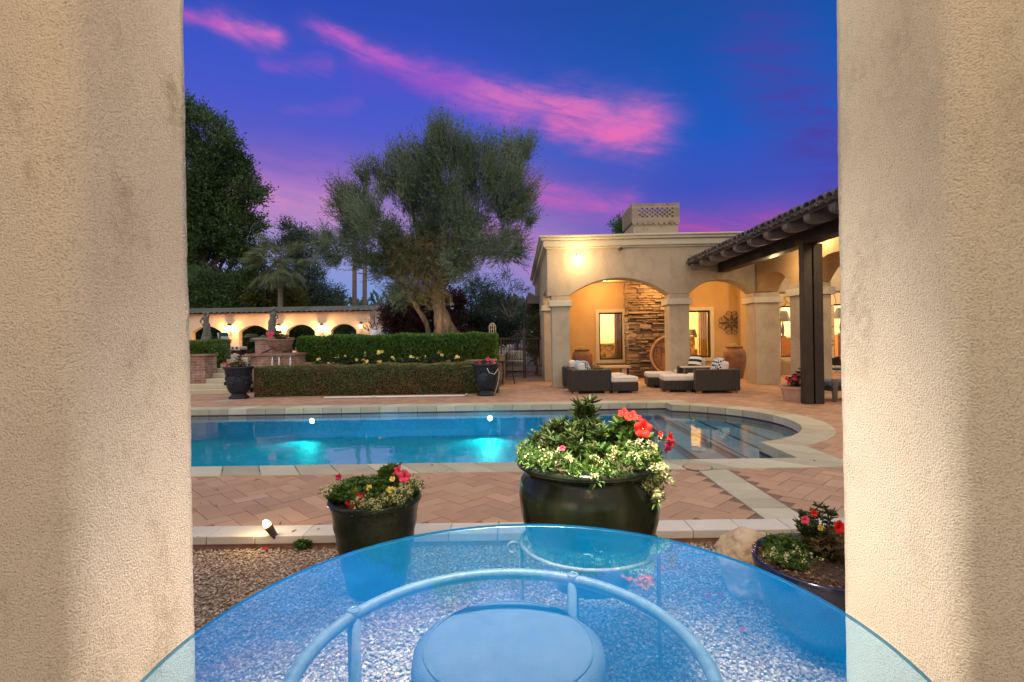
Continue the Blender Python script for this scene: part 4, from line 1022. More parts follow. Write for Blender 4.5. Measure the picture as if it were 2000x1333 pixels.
for py_, px in ((0, 0),):
    mb = MB(); nx = 46; xw = (x_end+.25-(x_st-.2))/nx
    for i in range(nx):
        xx = x_st-.2+xw*(i+.5)
        for s in (0, 1):
            y0, y1 = (AY-.28, AY+1.7) if s == 0 else (AY+3.7, AY+1.7)
            vs_ = []
            for (yy, zz) in ((y0, zt_-.04), ((y0+y1)/2, zt_+.16), (y1, zt_+.36)):
                for t in range(6):
                    aa = PI*t/5; vs_.append((xx-math.cos(aa)*xw*.52, yy, zz+math.sin(aa)*.12))
            mb.add(vs_, [(i_*6+t, i_*6+t+1, (i_+1)*6+t+1, (i_+1)*6+t) for i_ in range(2) for t in range(5)], True)
    mb.build('roof', m_tileg, ar, True)
    MB().tube([(x_st-.2, AY+1.7, zt_+.40), (x_end+.25, AY+1.7, zt_+.40)], .10, 8).build('ridge', m_tileg, ar, True)
    mb = MB(); mb.box(x_st-.2, x_end+.2, AY-.25, AY-.003, zt_-.10, zt_-.03); mb.build('eave', m_redbrick, ar, True)
m_lglass = glow('lantern_glass', (1, .70, .30), 22)
for i, (px, py, pw) in enumerate(((450, 641, 200), (546, 641, 250), (629.5, 640, 200), (706.5, 637, 26))):
    p = at(px, py, AY); lab = ('lit wall lantern on the arcade between the first two arches', 'brightest wall lantern on the arcade behind the statue with raised arm', 'lit wall lantern on the arcade left of the last arch', 'dim wall lantern at the right end of the arcade')[i]
    o = empty('wall_lantern', (p.x, AY, p.z), 0, lab, 'lamp', 'lanterns on the arcade wall')
    mb = MB(); mb.box(-.05, .05, -.02, 0, -.1, .25); mb.tube([(0, -.01, .2), (0, -.14, .3), (0, -.22, .24)], .014, 6); mb.lathe([(.17, .14), (.10, .22), (.02, .27)], (0, -.22, 0), 8); mb.lathe([(.04, -.24), (.10, -.2)], (0, -.22, 0), 8); mb.build('bracket', m_iron, o)
    MB().lathe([(.07, -.18), (.10, .10)], (0, -.22, 0), 8, capt=True).build('glass', m_lglass if i < 3 else glow('dim_lantern_glass', (1, .66, .3), 6), o)
    lamp('lantern_lamp', (p.x, AY-.34, p.z-.02), pw, (1, .54, .18), .12)
lamp('added_arcade_fill', (ax_(470), AY+1.8, 2.9), 40, WARM, .1); lamp('added_arcade_fill', (ax_(660), AY+1.8, 2.9), 30, WARM, .1)  # unseen lamps added inside the arcade for a golden glow

# things on the terrace
def stripes(name, c1, c2, f, axis=0):
    m, nt, b = nodes(name); tcn = N(nt, 'ShaderNodeTexCoord'); s = N(nt, 'ShaderNodeSeparateXYZ'); nt.links.new(tcn.outputs['Object'], s.inputs[0])
    v = math_(nt, 'GREATER_THAN', math_(nt, 'FRACT', math_(nt, 'MULTIPLY', s.outputs[axis], f)), .5)
    nt.links.new(mixc(nt, v, c1, c2), b.inputs['Base Color']); b.inputs['Roughness'].default_value = .9; return m
m_tealst = stripes('teal_striped_canvas', (.02, .08, .09), (.5, .52, .48), 5)
p = at(452, 697, 25); ch = empty('striped_lounge_chair', (p.x, 25, TZ2), 0, 'teal and white striped lounge chair on the upper terrace', 'chair')
MB().rbox((.12, 0, .33), (.95, .7, .13)).build('seat_cushion', m_tealst, ch, bevel=.03)
MB().rbox((-.34, 0, .70), (.15, .7, .75), Matrix.Rotation(-.18, 3, 'Y')).build('back_cushion', m_tealst, ch, bevel=.03)
MB().box(-.35, .6, -.33, .33, .18, .26).build('frame', m_steel, ch)
for a, b in ((-.3, -.3), (-.3, .3), (.55, -.3), (.55, .3)): MB().tube([(a, b, 0), (a, b, .18)], .02, 6).build('leg', m_steel, ch)
p = at(507, 690, 22); wp_ = empty('potted_palm', (p.x, 22, TZ2), 0, 'spiky green cycad in a white pot before the arcade', 'potted plant')
zt = at(507, 667, 22).z-TZ2
MB().lathe([(.10, zt-.42), (.15, zt), (.13, zt), (.12, zt-.05)], n=20).build('pot', m_whitestone, wp_)
MB().lathe([(.16, 0), (.1, zt-.42)], n=12).build('stand', m_iron, wp_)
def fronds(o, c, n, L, W, mat_, droop=.5, up=.5, seg=7, leaflet=.16, name='frond'):
    P, D, = [], []; mb = MB()
    for i in range(n):
        a = 2*PI*i/n+rnd.uniform(-.2, .2); e = up*rnd.uniform(.3, 1.3); d = Vector((math.cos(a), math.sin(a), e)).normalized(); pts = []
        for j in range(seg+1):
            t = j/seg; pts.append(Vector(c)+d*L*t+Vector((0, 0, -droop*L*t*t)))
        mb.tube(pts, [.012*(1-.8*j/seg) for j in range(seg+1)], 4)
        for j in range(1, seg*3):
            t = j/(seg*3); q = Vector(c)+d*L*t+Vector((0, 0, -droop*L*t*t)); sd = d.cross(Vector((0, 0, 1))).normalized()
            for s in (-1, 1): P.append(q[:]); D.append((sd*s+d*.8+Vector((0, 0, -.15)))[:])
    mb.build('stem', mat_, o, True); return leaves(name, P, D, leaflet, W, mat_, o)
fronds(wp_, (p.x-.0, 22, TZ2+zt+.03), 18, .75, .028, m_palm, .45, .9)
p = at(480, 690, 21); cy = empty('cordyline', (p.x, 21, TZ2), 0, 'dark red spiky cordyline clump beside the striped chair', 'plant')
for dx in (-.2, .15, .5): fronds(cy, (p.x+dx, 21+dx*.3, TZ2+.1), 14, .5, .05, m_boug, .6, 1.1, 5, .14)
for px, lab in ((579, 'dark low garden table before the middle arch'), (658, 'dark low garden table before the last arch')):
    p = at(px, 661, 24); o = empty('garden_table', (p.x, 24, TZ2), 0, lab, 'table'); h = p.z-TZ2
    MB().box(-.55, .55, -.3, .3, h-.05, h).build('top', m_iron, o)
    for a in (-.48, .48): MB().box(a-.03, a+.03, -.25, .25, 0, h-.05).build('leg', m_iron, o)

# ------------------------------------------------------------------ trees
def limb(mb, a, b, r0, r1, wob=.08, n=6):
    a, b = Vector(a), Vector(b); L = (b-a).length; pts = []
    for i in range(n+1):
        t = i/n; pts.append(a.lerp(b, t)+Vector((rnd.uniform(-1, 1), rnd.uniform(-1, 1), rnd.uniform(-.3, .3)))*wob*L*(.3 if i in (0, n) else 1)*.5*(0 if i == 0 else 1))
    mb.tube(pts, [r0+(r1-r0)*(i/n)**.8 for i in range(n+1)], 9); return pts
def sprigs(base, dirn, L, k, leafL, spread=.5):
    """k leaves along each sprig; arrays in, arrays out"""
    n = len(base); t = np.linspace(.1, 1, k)[None, :, None]
    side = rng.normal(size=(n, k, 3)); dd = unit(dirn)[:, None, :]
    bend = np.array([0, 0, 1.0])*(t**2)*L[:, None, None]*.12
    P = base[:, None, :]+dd*t*L[:, None, None]+bend
    D = dd+spread*side
    return P.reshape(-1, 3), unit(D.reshape(-1, 3))

# the olive
OY = 19.3
def op(px, py, dy=0): return at(px, py, OY+dy)
ol = empty('olive_tree', (op(872, 657).x, OY, TZ2), 0, 'huge old olive tree with gnarled pale trunk lit from below', 'tree')
mb = MB()
def polytube(pts, r, n=14):
    pts = [op(*q) for q in pts]; P2, R2 = [], []
    for i in range(len(pts)-1):
        for j in range(4):
            t = j/4; P2.append(pts[i].lerp(pts[i+1], t)+Vector((rnd.uniform(-1, 1), rnd.uniform(-1, 1), 0))*.02); R2.append((r[i]+(r[i+1]-r[i])*t)*rnd.uniform(.64, .80))
    P2.append(pts[-1]); R2.append(r[-1]); mb.tube(P2, R2, n)
polytube([(862, 668), (861, 640), (858, 600), (856, 560), (862, 520), (868, 470), (878, 400), (880, 320)], [.42, .35, .32, .35, .29, .2, .12, .05])
polytube([(885, 668), (876, 635), (862, 600), (858, 570)], [.40, .27, .22, .2], 12)
polytube([(905, 662), (888, 650), (872, 630)], [.12, .2, .22], 9)
polytube([(858, 592, -.1), (838, 570, 0), (822, 530, .4), (790, 490, .7), (750, 450, .8), (710, 420, .8)], [.18, .14, .12, .10, .07, .03], 10)
polytube([(862, 560, .1), (885, 525, 0), (925, 497, -.3), (975, 480, -.5), (1015, 440, -.6)], [.24, .2, .15, .10, .04], 10)
polytube([(858, 555), (840, 500, .4), (810, 440, .6), (800, 370, .6)], [.24, .17, .1, .05], 10)
polytube([(866, 530), (895, 470, .6), (925, 420, .8)], [.18, .11, .05], 10)
polytube([(868, 540), (885, 480, .2), (900, 430, .4)], [.2, .12, .06], 10)
polytube([(860, 560), (880, 578, -.2), (882, 595, -.3)], [.16, .12, .08], 8)
lim = mb.build('trunk', m_bark, ol, True)
mb = MB()
mb2 = mb
def pt2(pts, r, n=10):
    global mb
    polytube(pts, r, n)
polytube([(843, 668, .3), (832, 630, .3), (812, 597, .2), (795, 575, 0), (772, 545, 0), (735, 510, .2), (690, 480, .3)], [.15, .13, .125, .12, .09, .06, .03], 11)
mb.build('trunk', m_bark, ol, True)
lobes = [(868, 304, 62, 50), (805, 342, 56, 56), (935, 338, 55, 52), (1003, 318, 36, 48), (985, 370, 58, 60), (1008, 430, 38, 55), (920, 395, 72, 72), (838, 405, 66, 68),
         (690, 400, 44, 48), (672, 462, 42, 50), (728, 425, 46, 55), (742, 492, 52, 42), (800, 480, 58, 58), (880, 480, 80, 62), (955, 468, 56, 45), (830, 538, 55, 36), (772, 540, 46, 30), (895, 528, 44, 26), (1000, 488, 24, 32), (655, 492, 28, 32), (735, 362, 34, 30), (862, 345, 75, 55), (1012, 290, 24, 36), (715, 520, 30, 24), (790, 580, 34, 20)]
BP, BD, BL = [], [], []
cc = np.array(op(865, 560))
for (px, py, rx, ry) in lobes:
    c = np.array(op(px, py, rnd.uniform(-.9, .9))); a_, b_ = rx*OY/F, ry*OY/F
    nsp = int(2250*(rx*ry)/(80*80)); nc = max(5, int((rx*ry)**.5/4.2))
    qc, qd = shell(nc, c, (a_*.85, max(a_, .9)*.9, b_*.85), .45)
    j = rng.integers(0, nc, nsp); rr = rng.uniform(.24, .46, nc)[j][:, None]
    p, d = shell(nsp, (0, 0, 0), (1, 1, 1), .2); p = qc[j]+p*rr*np.array([a_, a_, b_*1.15])
    g_ = unit(p-cc)
    cd_ = unit(qd*.7+g_[0]*.3+np.array([0, 0, .55])+rng.normal(size=qd.shape)*.35)[j]
    dd = unit(cd_*.8+d*.25+g_*.25+np.array([0, 0, .25])+rng.normal(size=p.shape)*.30)
    if py > 450: dd = unit(dd+np.array([0, 0, -.45])+rng.normal(size=p.shape)*.35)
    BP.append(p-dd*.25); BD.append(dd); BL.append(rng.uniform(.28, .95, nsp))
BP, BD, BL = np.concatenate(BP), np.concatenate(BD), np.concatenate(BL)
Pz, Dz = sprigs(BP, BD, BL, 9, .1, .38)
nl = len(Pz); leaves('crown', Pz, Dz, rng.uniform(.08, .16, nl), rng.uniform(.02, .034, nl), m_olive, ol)
# dry low shoots on the limbs
nsh = 2000; tpx = rng.uniform(750, 915, nsh); tpy = 602-rng.random(nsh)*135
P0 = np.array([op(a, b, rnd.uniform(-.9, .3)) for a, b in zip(tpx, tpy)])
m_olive2 = leafmat('olive_shoot_leaf', [(.13, .12, .055), (.20, .165, .07), (.10, .12, .06)])
keep = (np.abs(tpx-840+(600-tpy)*.15) < 18+(600-tpy)*.55)
P0 = P0[keep]; Pz, Dz = sprigs(P0, rng.normal(size=P0.shape)+np.array([0, -.2, .3]), rng.uniform(.2, .5, len(P0)), 8, .1, .5)
leaves('shoots', Pz, Dz, .10, .026, m_olive2, ol)
tag(lim, None)
# uplights at its foot
for px, dy, pw, tg in ((835, -1.2, 240, (850, 520)), (905, -1.3, 240, (880, 480)), (800, -.9, 120, (790, 500))):
    p = op(px, 657, dy); o = empty('tree_uplight', (p.x, OY+dy, TZ2), 0, 'small garden uplight at the foot of the olive', 'garden light', 'uplights under the olive')
    MB().lathe([(.05, 0), (.07, .05), (.07, .16), (.05, .16)], n=12).build('housing', m_iron, o)
    t = op(*tg); lamp('uplight_lamp', (p.x, OY+dy, TZ2+.35), pw*.30, (1, .66, .32), .08, 'SPOT', t, 1.7, .9)

def tree(name, lab, px_base, Y, lob, mat_, n, L, W, base_py=640, trunk=(.2, .08), up=.25, thick=1.0, inner=.5, clump=1, bark=None, group=None, trunk_px=None, z0=None, spr=6):
    b = at(px_base, base_py, Y); z0 = TZ2 if z0 is None else z0
    o = empty(name, (b.x, Y, z0), 0, lab, 'tree', group)
    mb = MB(); cen = [np.array(at(px, py, Y+rnd.uniform(-.8, .8)*thick)) for px, py, rx, ry in lob]
    topc = max(cen, key=lambda c: c[2]); limb(mb, (b.x, Y, z0-.1), topc, trunk[0], trunk[1], .05)
    for c in cen:
        s = Vector((b.x, Y, z0+.35*(c[2]-z0))); limb(mb, s, c, trunk[0]*.5, .02, .12)
    mb.build('trunk', bark or m_barkd, o, True)
    BP, BD, BL = [], [], []; tot = sum(rx*ry for _, _, rx, ry in lob)
    for c, (px, py, rx, ry) in zip(cen, lob):
        a_, b_ = rx*Y/F, ry*Y/F; k = int(n*rx*ry/tot/spr)
        # sub clumps on each lobe so that light and dark masses form
        nc = max(3, int(clump*(rx*ry)**.5/5)); sc1, sd1 = shell(nc, c, (a_*.8, a_*.8*thick, b_*.8), .55)
        j = rng.integers(0, nc, k); p, d = shell(k, (0, 0, 0), (a_*.33, a_*.33, b_*.27), .4); p = p+sc1[j]
        dd = unit(d*.6+sd1[j]*.6+np.array([0, 0, up])+rng.normal(size=p.shape)*.45); BP.append(p); BD.append(dd); BL.append(rng.uniform(2.2, 4.5, k)*L)
    BP, BD, BL = np.concatenate(BP), np.concatenate(BD), np.concatenate(BL)
    P, D = sprigs(BP, BD, BL, spr, L, .6); m_ = len(P)
    leaves('crown', P, D, L*rng.uniform(.7, 1.25, m_), W*rng.uniform(.7, 1.25, m_), mat_, o)
    return o
tree('ficus_tree', 'very tall dense dark green tree rising behind the arcade at far left', 395, 47,
     [(385, 255, 50, 50), (428, 300, 42, 42), (455, 330, 24, 24), (512, 388, 12, 10), (360, 330, 70, 70), (440, 350, 55, 60), (400, 400, 75, 70), (470, 380, 38, 45), (495, 392, 22, 22), (360, 470, 80, 70), (440, 450, 68, 60), (480, 440, 28, 28), (340, 230, 55, 45), (400, 520, 70, 60), (460, 510, 50, 50), (350, 560, 60, 50), (300, 400, 90, 120)],
     m_ficus, 84000, .27, .15, trunk=(.5, .12), inner=.5, clump=1.15)
tree('shrub_tree', 'dark shrubby tree with bare pale stems just over the arcade roof', 470, 41.5, [(410, 565, 45, 38), (470, 570, 45, 35), (440, 590, 40, 20), (520, 578, 45, 28), (500, 545, 35, 25), (380, 585, 40, 30)], m_ficus, 20000, .22, .10, trunk=(.12, .04), clump=1.5)
tree('shrub_tree', 'warm-lit olive green shrub under the fan palm', 545, 40.8, [(540, 585, 38, 16), (570, 580, 25, 14), (515, 590, 25, 14)], leafmat('lit_shrub_leaf', [(.06, .07, .015), (.11, .11, .02), (.08, .09, .02)]), 7000, .2, .09, trunk=(.08, .03), clump=1.5)
tree('garden_tree', 'dark leafy mass seen through the arches of the arcade', 520, 42, [(400, 655, 60, 30), (470, 660, 60, 28), (540, 655, 60, 30), (610, 660, 60, 28), (690, 655, 50, 30), (340, 655, 50, 30)], m_ficus, 26000, .25, .12, trunk=(.1, .04), clump=2, base_py=670)
tree('gum_tree', 'pale airy blue-green tree beside the fan palm', 590, 51, [(580, 465, 26, 20), (605, 480, 28, 22), (560, 490, 24, 22), (595, 505, 24, 20), (570, 455, 20, 12), (625, 470, 14, 12)], leafmat('pale_gum_leaf', [(.06, .10, .07), (.09, .14, .10), (.075, .12, .085)]), 9000, .26, .09, trunk=(.14, .05), clump=1.2)
tree('gum_tree', 'darker blue-green pointed tree left of the tall palm trunks', 605, 50, [(600, 530, 24, 22), (610, 560, 34, 28), (590, 580, 40, 28), (640, 578, 22, 22), (615, 590, 40, 18), (658, 592, 14, 16), (560, 545, 24, 24)], m_bluetree, 16000, .24, .09, trunk=(.16, .05), clump=1.6)
tree('bougainvillea', 'dark bougainvillea with crimson bracts behind the olive trunk', 820, 24, [(790, 610, 42, 40), (840, 615, 45, 42), (790, 640, 34, 25), (880, 605, 26, 40), (900, 640, 22, 24), (800, 580, 26, 16), (778, 572, 16, 10), (860, 640, 50, 25)], m_boug, 26000, .10, .07, trunk=(.1, .04), clump=2.0)
tree('garden_tree', 'dark green feathery tree behind the hedge right of the olive', 945, 30, [(930, 590, 45, 32), (970, 605, 45, 32), (920, 625, 42, 28), (985, 640, 42, 26), (945, 560, 30, 20), (1005, 615, 26, 24)], leafmat('feathery_leaf', [(.012, .03, .018), (.022, .05, .03), (.03, .06, .035)]), 11000, .14, .04, trunk=(.12, .05), clump=1.6, base_py=655, z0=0)
tree('dark_shrub', 'dark leafy bush hiding the bottom of the feathery tree', 940, 26, [(915, 640, 30, 20), (945, 645, 34, 20), (975, 650, 28, 20)], leafmat('dark_shrub_leaf', [(.010, .02, .012), (.02, .035, .02)]), 9000, .12, .05, trunk=(.06, .03), clump=2, base_py=660, z0=0)
tree('climbing_shrub', 'leafy shrub against the side of the house by the gate', 1046, 20.0, [(1050, 620, 13, 22), (1046, 650, 16, 26), (1050, 685, 14, 30), (1038, 670, 12, 20)], leafmat('climber_leaf', [(.03, .045, .012), (.06, .075, .02), (.09, .09, .03)]), 7000, .07, .035, trunk=(.05, .02), clump=2.5, base_py=730, z0=0)
tree('roof_tree', 'tip of a green tree showing behind the chimney', 1214, 27, [(1215, 452, 9, 9), (1222, 458, 9, 8), (1207, 462, 8, 6)], m_ficus, 1800, .16, .06, trunk=(.08, .04), base_py=640, z0=0)
def bare(lab, px, py, Y, hpx, wpx, n=7, name='bare_tree'):
    b = at(px, py, Y); o = empty(name, (b.x, Y, 0), 0, lab, 'tree', None); mb = MB(); H_ = hpx*Y/F; W_ = wpx*Y/F
    def grow(p, d, L, r, lev):
        q = p+d*L; mid = p+d*L*.5+Vector((rnd.uniform(-1, 1), rnd.uniform(-1, 1), 0))*L*.07
        mb.tube([p, mid, q], [r, r*.85, r*.65], 5 if lev else 7, cap=False)
        if lev == 6: return
        for i in range(2 if lev else 4):
            a = rnd.uniform(.22, .62); ax0 = Vector((rnd.uniform(-1, 1), rnd.uniform(-1, 1), rnd.uniform(-.4, .4))).normalized()
            nd = (Matrix.Rotation(a, 3, ax0) @ d); nd = (nd+Vector((nd.x*.12, 0, .10))).normalized()
            grow(q, nd, L*rnd.uniform(.62, .9), r*.62, lev+1)
    grow(Vector((b.x, Y, 0)), Vector((0, 0, 1)), H_*.27, .11, 0); mb.build('branches', m_barkd, o, True); return o
bare('leafless tree with fine branches between the olive and the house', 1010, 660, 27, 150, 120)
bare('spindly leafless tree in front of the tall palm trunks', 745, 650, 29, 120, 90)
tree('thin_tree', 'sparse green-leaved tree beside the house corner', 975, 33, [(940, 560, 36, 22), (980, 555, 28, 18), (1000, 580, 30, 22), (960, 590, 40, 20), (915, 545, 18, 14)], m_bluetree, 2600, .16, .05, trunk=(.1, .04), base_py=655, z0=0)

# palms
def fan_palm():
    Y = 39.0; c = at(545, 515, Y); b = at(548, 640, Y)
    o = empty('fan_palm', (b.x, Y, TZ2), 0, 'shaggy fan palm with drooping fronds above the arcade roof', 'tree')
    mb = MB(); limb(mb, (b.x, Y, TZ2-.1), c, .2, .18, .02); mb.build('trunk', m_palmbark, o, True)
    P, D, LL = [], [], []; mb = MB()
    for i in range(70):
        a = rnd.uniform(0, 2*PI); e = rnd.uniform(-1.3, 1.6); d = Vector((math.cos(a), math.sin(a), e)).normalized(); L = rnd.uniform(1.2, 1.8)
        h = Vector(c)+d*L; mb.tube([c, Vector(c)+d*L*.5+Vector((0, 0, .06)), h], .018, 4)
        sd = d.cross(Vector((0, 0, 1))).normalized(); nrm = sd.cross(d)
        for j in range(30):
            t = -1.45+2.9*j/29; q = d*math.cos(t)+sd*math.sin(t)*1.0+nrm*rnd.uniform(-.1, .1)+Vector((0, 0, -.42-.25*abs(t)))
            P.append(h[:]); D.append(q[:]); LL.append(rnd.uniform(.75, 1.15)*1.2*(1-.2*abs(t)))
    mb.build('stalks', m_palm, o, True); leaves('crown', P, D, np.array(LL), .055, m_palm, o)
fan_palm()
for px, tp, lab in ((691, 500, 'left of two tall slim palm trunks behind the arcade'), (711, 505, 'right of two tall slim palm trunks behind the arcade')):
    Y = 48; b = at(px, 640, Y); t = at(px+3, 395 if px < 700 else 430, Y); o = empty('tall_palm', (b.x, Y, 0), 0, lab, 'tree', 'tall palms behind the arcade')
    mb = MB(); mb.tube([(b.x, Y, 0), b.lerp(t, .5), t], [.24, .2, .17], 10); mb.build('trunk', m_palmbark, o, True)
    P, D = [], []
    for i in range(26):
        a = rnd.uniform(0, 2*PI); e = rnd.uniform(-.9, 1.3); d = Vector((math.cos(a), math.sin(a), e)).normalized(); h = t+d*1.0; sd = d.cross(Vector((0, 0, 1))).normalized()
        for j in range(20):
            q = -1.3+2.6*j/19; P.append(h[:]); D.append((d*math.cos(q)+sd*math.sin(q)+Vector((0, 0, -.35)))[:])
    leaves('crown', P, D, .9, .07, m_palm, o)
# a dim belt of trees closing the horizon
P, D = [], []
mb = MB()
for i in range(150):
    px = rnd.uniform(-200, 2200); Y = rnd.uniform(70, 95); c = at(px, 640-rnd.uniform(0, 26), Y); k = 160
    p, d = shell(k, np.array(c), (4.2, 3, 3.4), .3); P.append(p); D.append(d+rng.normal(size=p.shape)*.5)
P, D = np.concatenate(P), np.concatenate(D)
tag(leaves('woods', P, D, 1.0, .55, m_bluetree), 'far dark belt of trees along the horizon', 'woods', kind='stuff')
# ------------------------------------------------------------------ the house
HY = 14.55
def hx(px, Y=HY): return at(px, 640, Y).x
def hz(py, px, Y=HY): return at(px, py, Y).z
ho = empty('house', (hx(1200), HY, 0), 0, 'cream stucco house with lit arched patio and tiled side roof', 'house')
HL = .86
zsp, zcr = hz(577, 1210), hz(543.5, 1208)
zct, zcb = hz(462, 1080), hz(487, 1080)
X1a, X1b = hx(1113), hx(1308); X2a, X2b = hx(1347), hx(1472); X3b = hx(1520)
WT = .52
def columns(x0, x1, y0, y1, ztop, hcap=.17):
    MB().box(x0, x1, y0, y1, -.01, ztop-hcap-.12).build('column', m_house, ho, True, bevel=.02)
    MB().box(x0-.07, x1+.07, y0-.07, y1+.07, ztop-hcap-.119, ztop-.121).build('column_cap', m_cap, ho, True, bevel=.015)
    MB().box(x0, x1, y0, y1, ztop-.1205, ztop).build('column_neck', m_house, ho, True, bevel=.015)
for x0, x1 in ((hx(1078), X1a), (X1b, X2a)): columns(x0, x1, HY, HY+WT, zsp)
columns(X2b, X3b, HY-.10, HY+WT, zsp)
# facade panel over the two arches, then on to the right behind the roof
mfront = arch_panel(HL, 13.5, zsp+.001, zct-.05, [(X1a, X1b, zsp+.001, zcr), (X2a, X2b, zsp+.001, hz(546, 1415))], HY+.001, HY+WT-.01)
mfront.build('front_wall', m_house, ho, True, bevel=.02)
mb = MB()
for i, (pr, za, zb_) in enumerate(((.05, zcb, zcb+.05), (.10, zcb+.051, zct-.13), (.17, zct-.129, zct-.06), (.21, zct-.059, zct))):
    mb.box(HL-pr, 13.6, HY-pr, HY+WT+.2, za, zb_); mb.box(HL-pr, HL+WT, HY+WT+.201, 24.6, za, zb_)
mb.build('cornice', m_cap, ho, True, bevel=.03)
# left side wall with one arch and the back corner column
MB().box(HL, HL+WT, HY+WT, 17.0, zsp+.25, zcb+.05).build('side_wall', m_house, ho, True)
MB().box(HL, HL+WT, 17.001, 24.5, -.01, zcb+.05).build('side_wall', m_house, ho, True)
MB().box(HL-.45, HL+.1, 19.5, 24, zsp+.15, zsp+.45).build('side_eave', m_tile, ho, True)
columns(HL+.0, HL+.36, 16.6, 17.0, zsp)
MB().box(HL, 13.5, HY+WT+.2, 24.5, zct-.25, zct-.15).build('roof_deck', m_cap, ho, True)
# back wall of the patio with window openings
BY = 18.0
def bx(px, Y=BY): return at(px, 640, Y).x
def bz(py, px, Y=BY): return at(px, py, Y).z
CEIL = zcr+.22
m_ceil = stucco('patio_ceiling', (.40, .31, .20), (.48, .38, .25), 40, .2)
MB().box(HL+.02, 13.4, HY+WT, 18.9, CEIL, CEIL+.08).build('ceiling', m_ceil, ho, True)
def wall_with_windows(x0, x1, y0, y1, z1, wins, mat_):
    xs = [x0]; mb = MB()
    for a, b, za, zb_ in wins:
        mb.box(xs[-1], a, y0, y1, -.01, z1); mb.box(a, b, y0, y1, -.01, za); mb.box(a, b, y0, y1, zb_, z1); xs.append(b)
    mb.box(xs[-1], x1, y0, y1, -.01, z1); mb.build('back_wall', mat_, ho, True)
m_pane = None
m, nt, b = nodes('window_glass'); nt.nodes.remove(b); out = nt.nodes['Material Output']
fr = N(nt, 'ShaderNodeFresnel'); fr.inputs['IOR'].default_value = 1.45; tr = N(nt, 'ShaderNodeBsdfTransparent'); tr.inputs['Color'].default_value = (.96, .96, .94, 1); gl = N(nt, 'ShaderNodeBsdfGlossy'); gl.inputs['Roughness'].default_value = .01
mx = N(nt, 'ShaderNodeMixShader'); nt.links.new(fr.outputs[0], mx.inputs[0]); nt.links.new(tr.outputs[0], mx.inputs[1]); nt.links.new(gl.outputs[0], mx.inputs[2]); nt.links.new(mx.outputs[0], out.inputs['Surface']); m_pane = m
def window(a, b, za, zb_, y, trim=True, sill=True):
    f = MB(); t = .05
    f.box(a, b, y+.06, y+.13, za, za+t); f.box(a, b, y+.06, y+.13, zb_-t, zb_); f.box(a, a+t, y+.06, y+.13, za+t+.001, zb_-t-.001); f.box(b-t, b, y+.06, y+.13, za+t+.001, zb_-t-.001)
    wn = f.build('window', m_dark, ho, True)
    MB().box(a+t, b-t, y+.09, y+.10, za+t, zb_-t).build('pane', m_pane, wn, True)
    if trim:
        t2 = .12; g = MB(); g.box(a-t2, a-.002, y-.04, y+.02, za-t2, zb_+t2); g.box(b+.002, b+t2, y-.04, y+.02, za-t2, zb_+t2); g.box(a-.001, b+.001, y-.04, y+.02, zb_+.002, zb_+t2); g.box(a-.001, b+.001, y-.06, y+.02, za-t2, za-.002)
        g.build('trim', m_trim, wn, True)
W1 = (bx(1170), bx(1215.5), bz(703, 1192), bz(611, 1192)); W2 = (bx(1338), bx(1387), bz(699, 1365), bz(607, 1365))
SX = bx(1455)
wall_with_windows(HL+.5, SX, BY, BY+.25, CEIL, [W1, W2], m_inner)
window(*W1, BY); window(*W2, BY)
# rubble stone wall further right
m, nt, b = nodes('flagstone_wall'); tcn = N(nt, 'ShaderNodeTexCoord'); vo = N(nt, 'ShaderNodeTexVoronoi', feature='DISTANCE_TO_EDGE'); vo.inputs['Scale'].default_value = 2.6; vo2 = N(nt, 'ShaderNodeTexVoronoi'); vo2.inputs['Scale'].default_value = 2.6
nz = N(nt, 'ShaderNodeTexNoise'); nz.inputs['Scale'].default_value = 4; nt.links.new(tcn.outputs['Object'], nz.inputs['Vector'])
vv = N(nt, 'ShaderNodeMix', data_type='VECTOR'); vv.inputs['Factor'].default_value = .12; nt.links.new(tcn.outputs['Object'], vv.inputs['A']); nt.links.new(nz.outputs['Color'], vv.inputs['B'])
for v_ in (vo, vo2): nt.links.new(vv.outputs['Result'], v_.inputs['Vector'])
sp3 = N(nt, 'ShaderNodeSeparateColor'); nt.links.new(vo2.outputs['Color'], sp3.inputs[0])
c = mixc(nt, sp3.outputs[0], (.42, .32, .2), (.62, .50, .34)); c = mixc(nt, ramp(nt, vo.outputs['Distance'], [(.0, 1), (.035, 0)]), c, (.12, .085, .05))
nt.links.new(c, b.inputs['Base Color']); b.inputs['Roughness'].default_value = .9
bp = N(nt, 'ShaderNodeBump'); bp.inputs['Strength'].default_value = .8; bp.inputs['Distance'].default_value = .03; nt.links.new(ramp(nt, vo.outputs['Distance'], [(0, 0), (.06, 1)]), bp.inputs['Height']); nt.links.new(bp.outputs[0], b.inputs['Normal']); m_flag = m
SY = 18.3
W3 = (bx(1524.5, SY), bx(1557.5, SY), bz(698, 1540, SY), bz(598, 1540, SY)); W4 = (bx(1629, SY), bx(1700, SY), bz(700, 1640, SY), bz(594, 1640, SY))
wall_with_windows(SX+.001, 13.4, SY, SY+.3, CEIL+1, [W3, W4], m_flag)
window(*W3, SY, False); window(*W4, SY, False)
MB().box(SX-.25, SX, BY-.25, SY-.001, -.01, CEIL).build('wall_return', m_inner, ho, True)
MB().box(bx(1462, 17.9), bx(1580, 17.9), 17.75, SY-.002, -.01, bz(708, 1510, 17.8)).build('stone_ledge', m_stone, ho, True, bevel=.03)
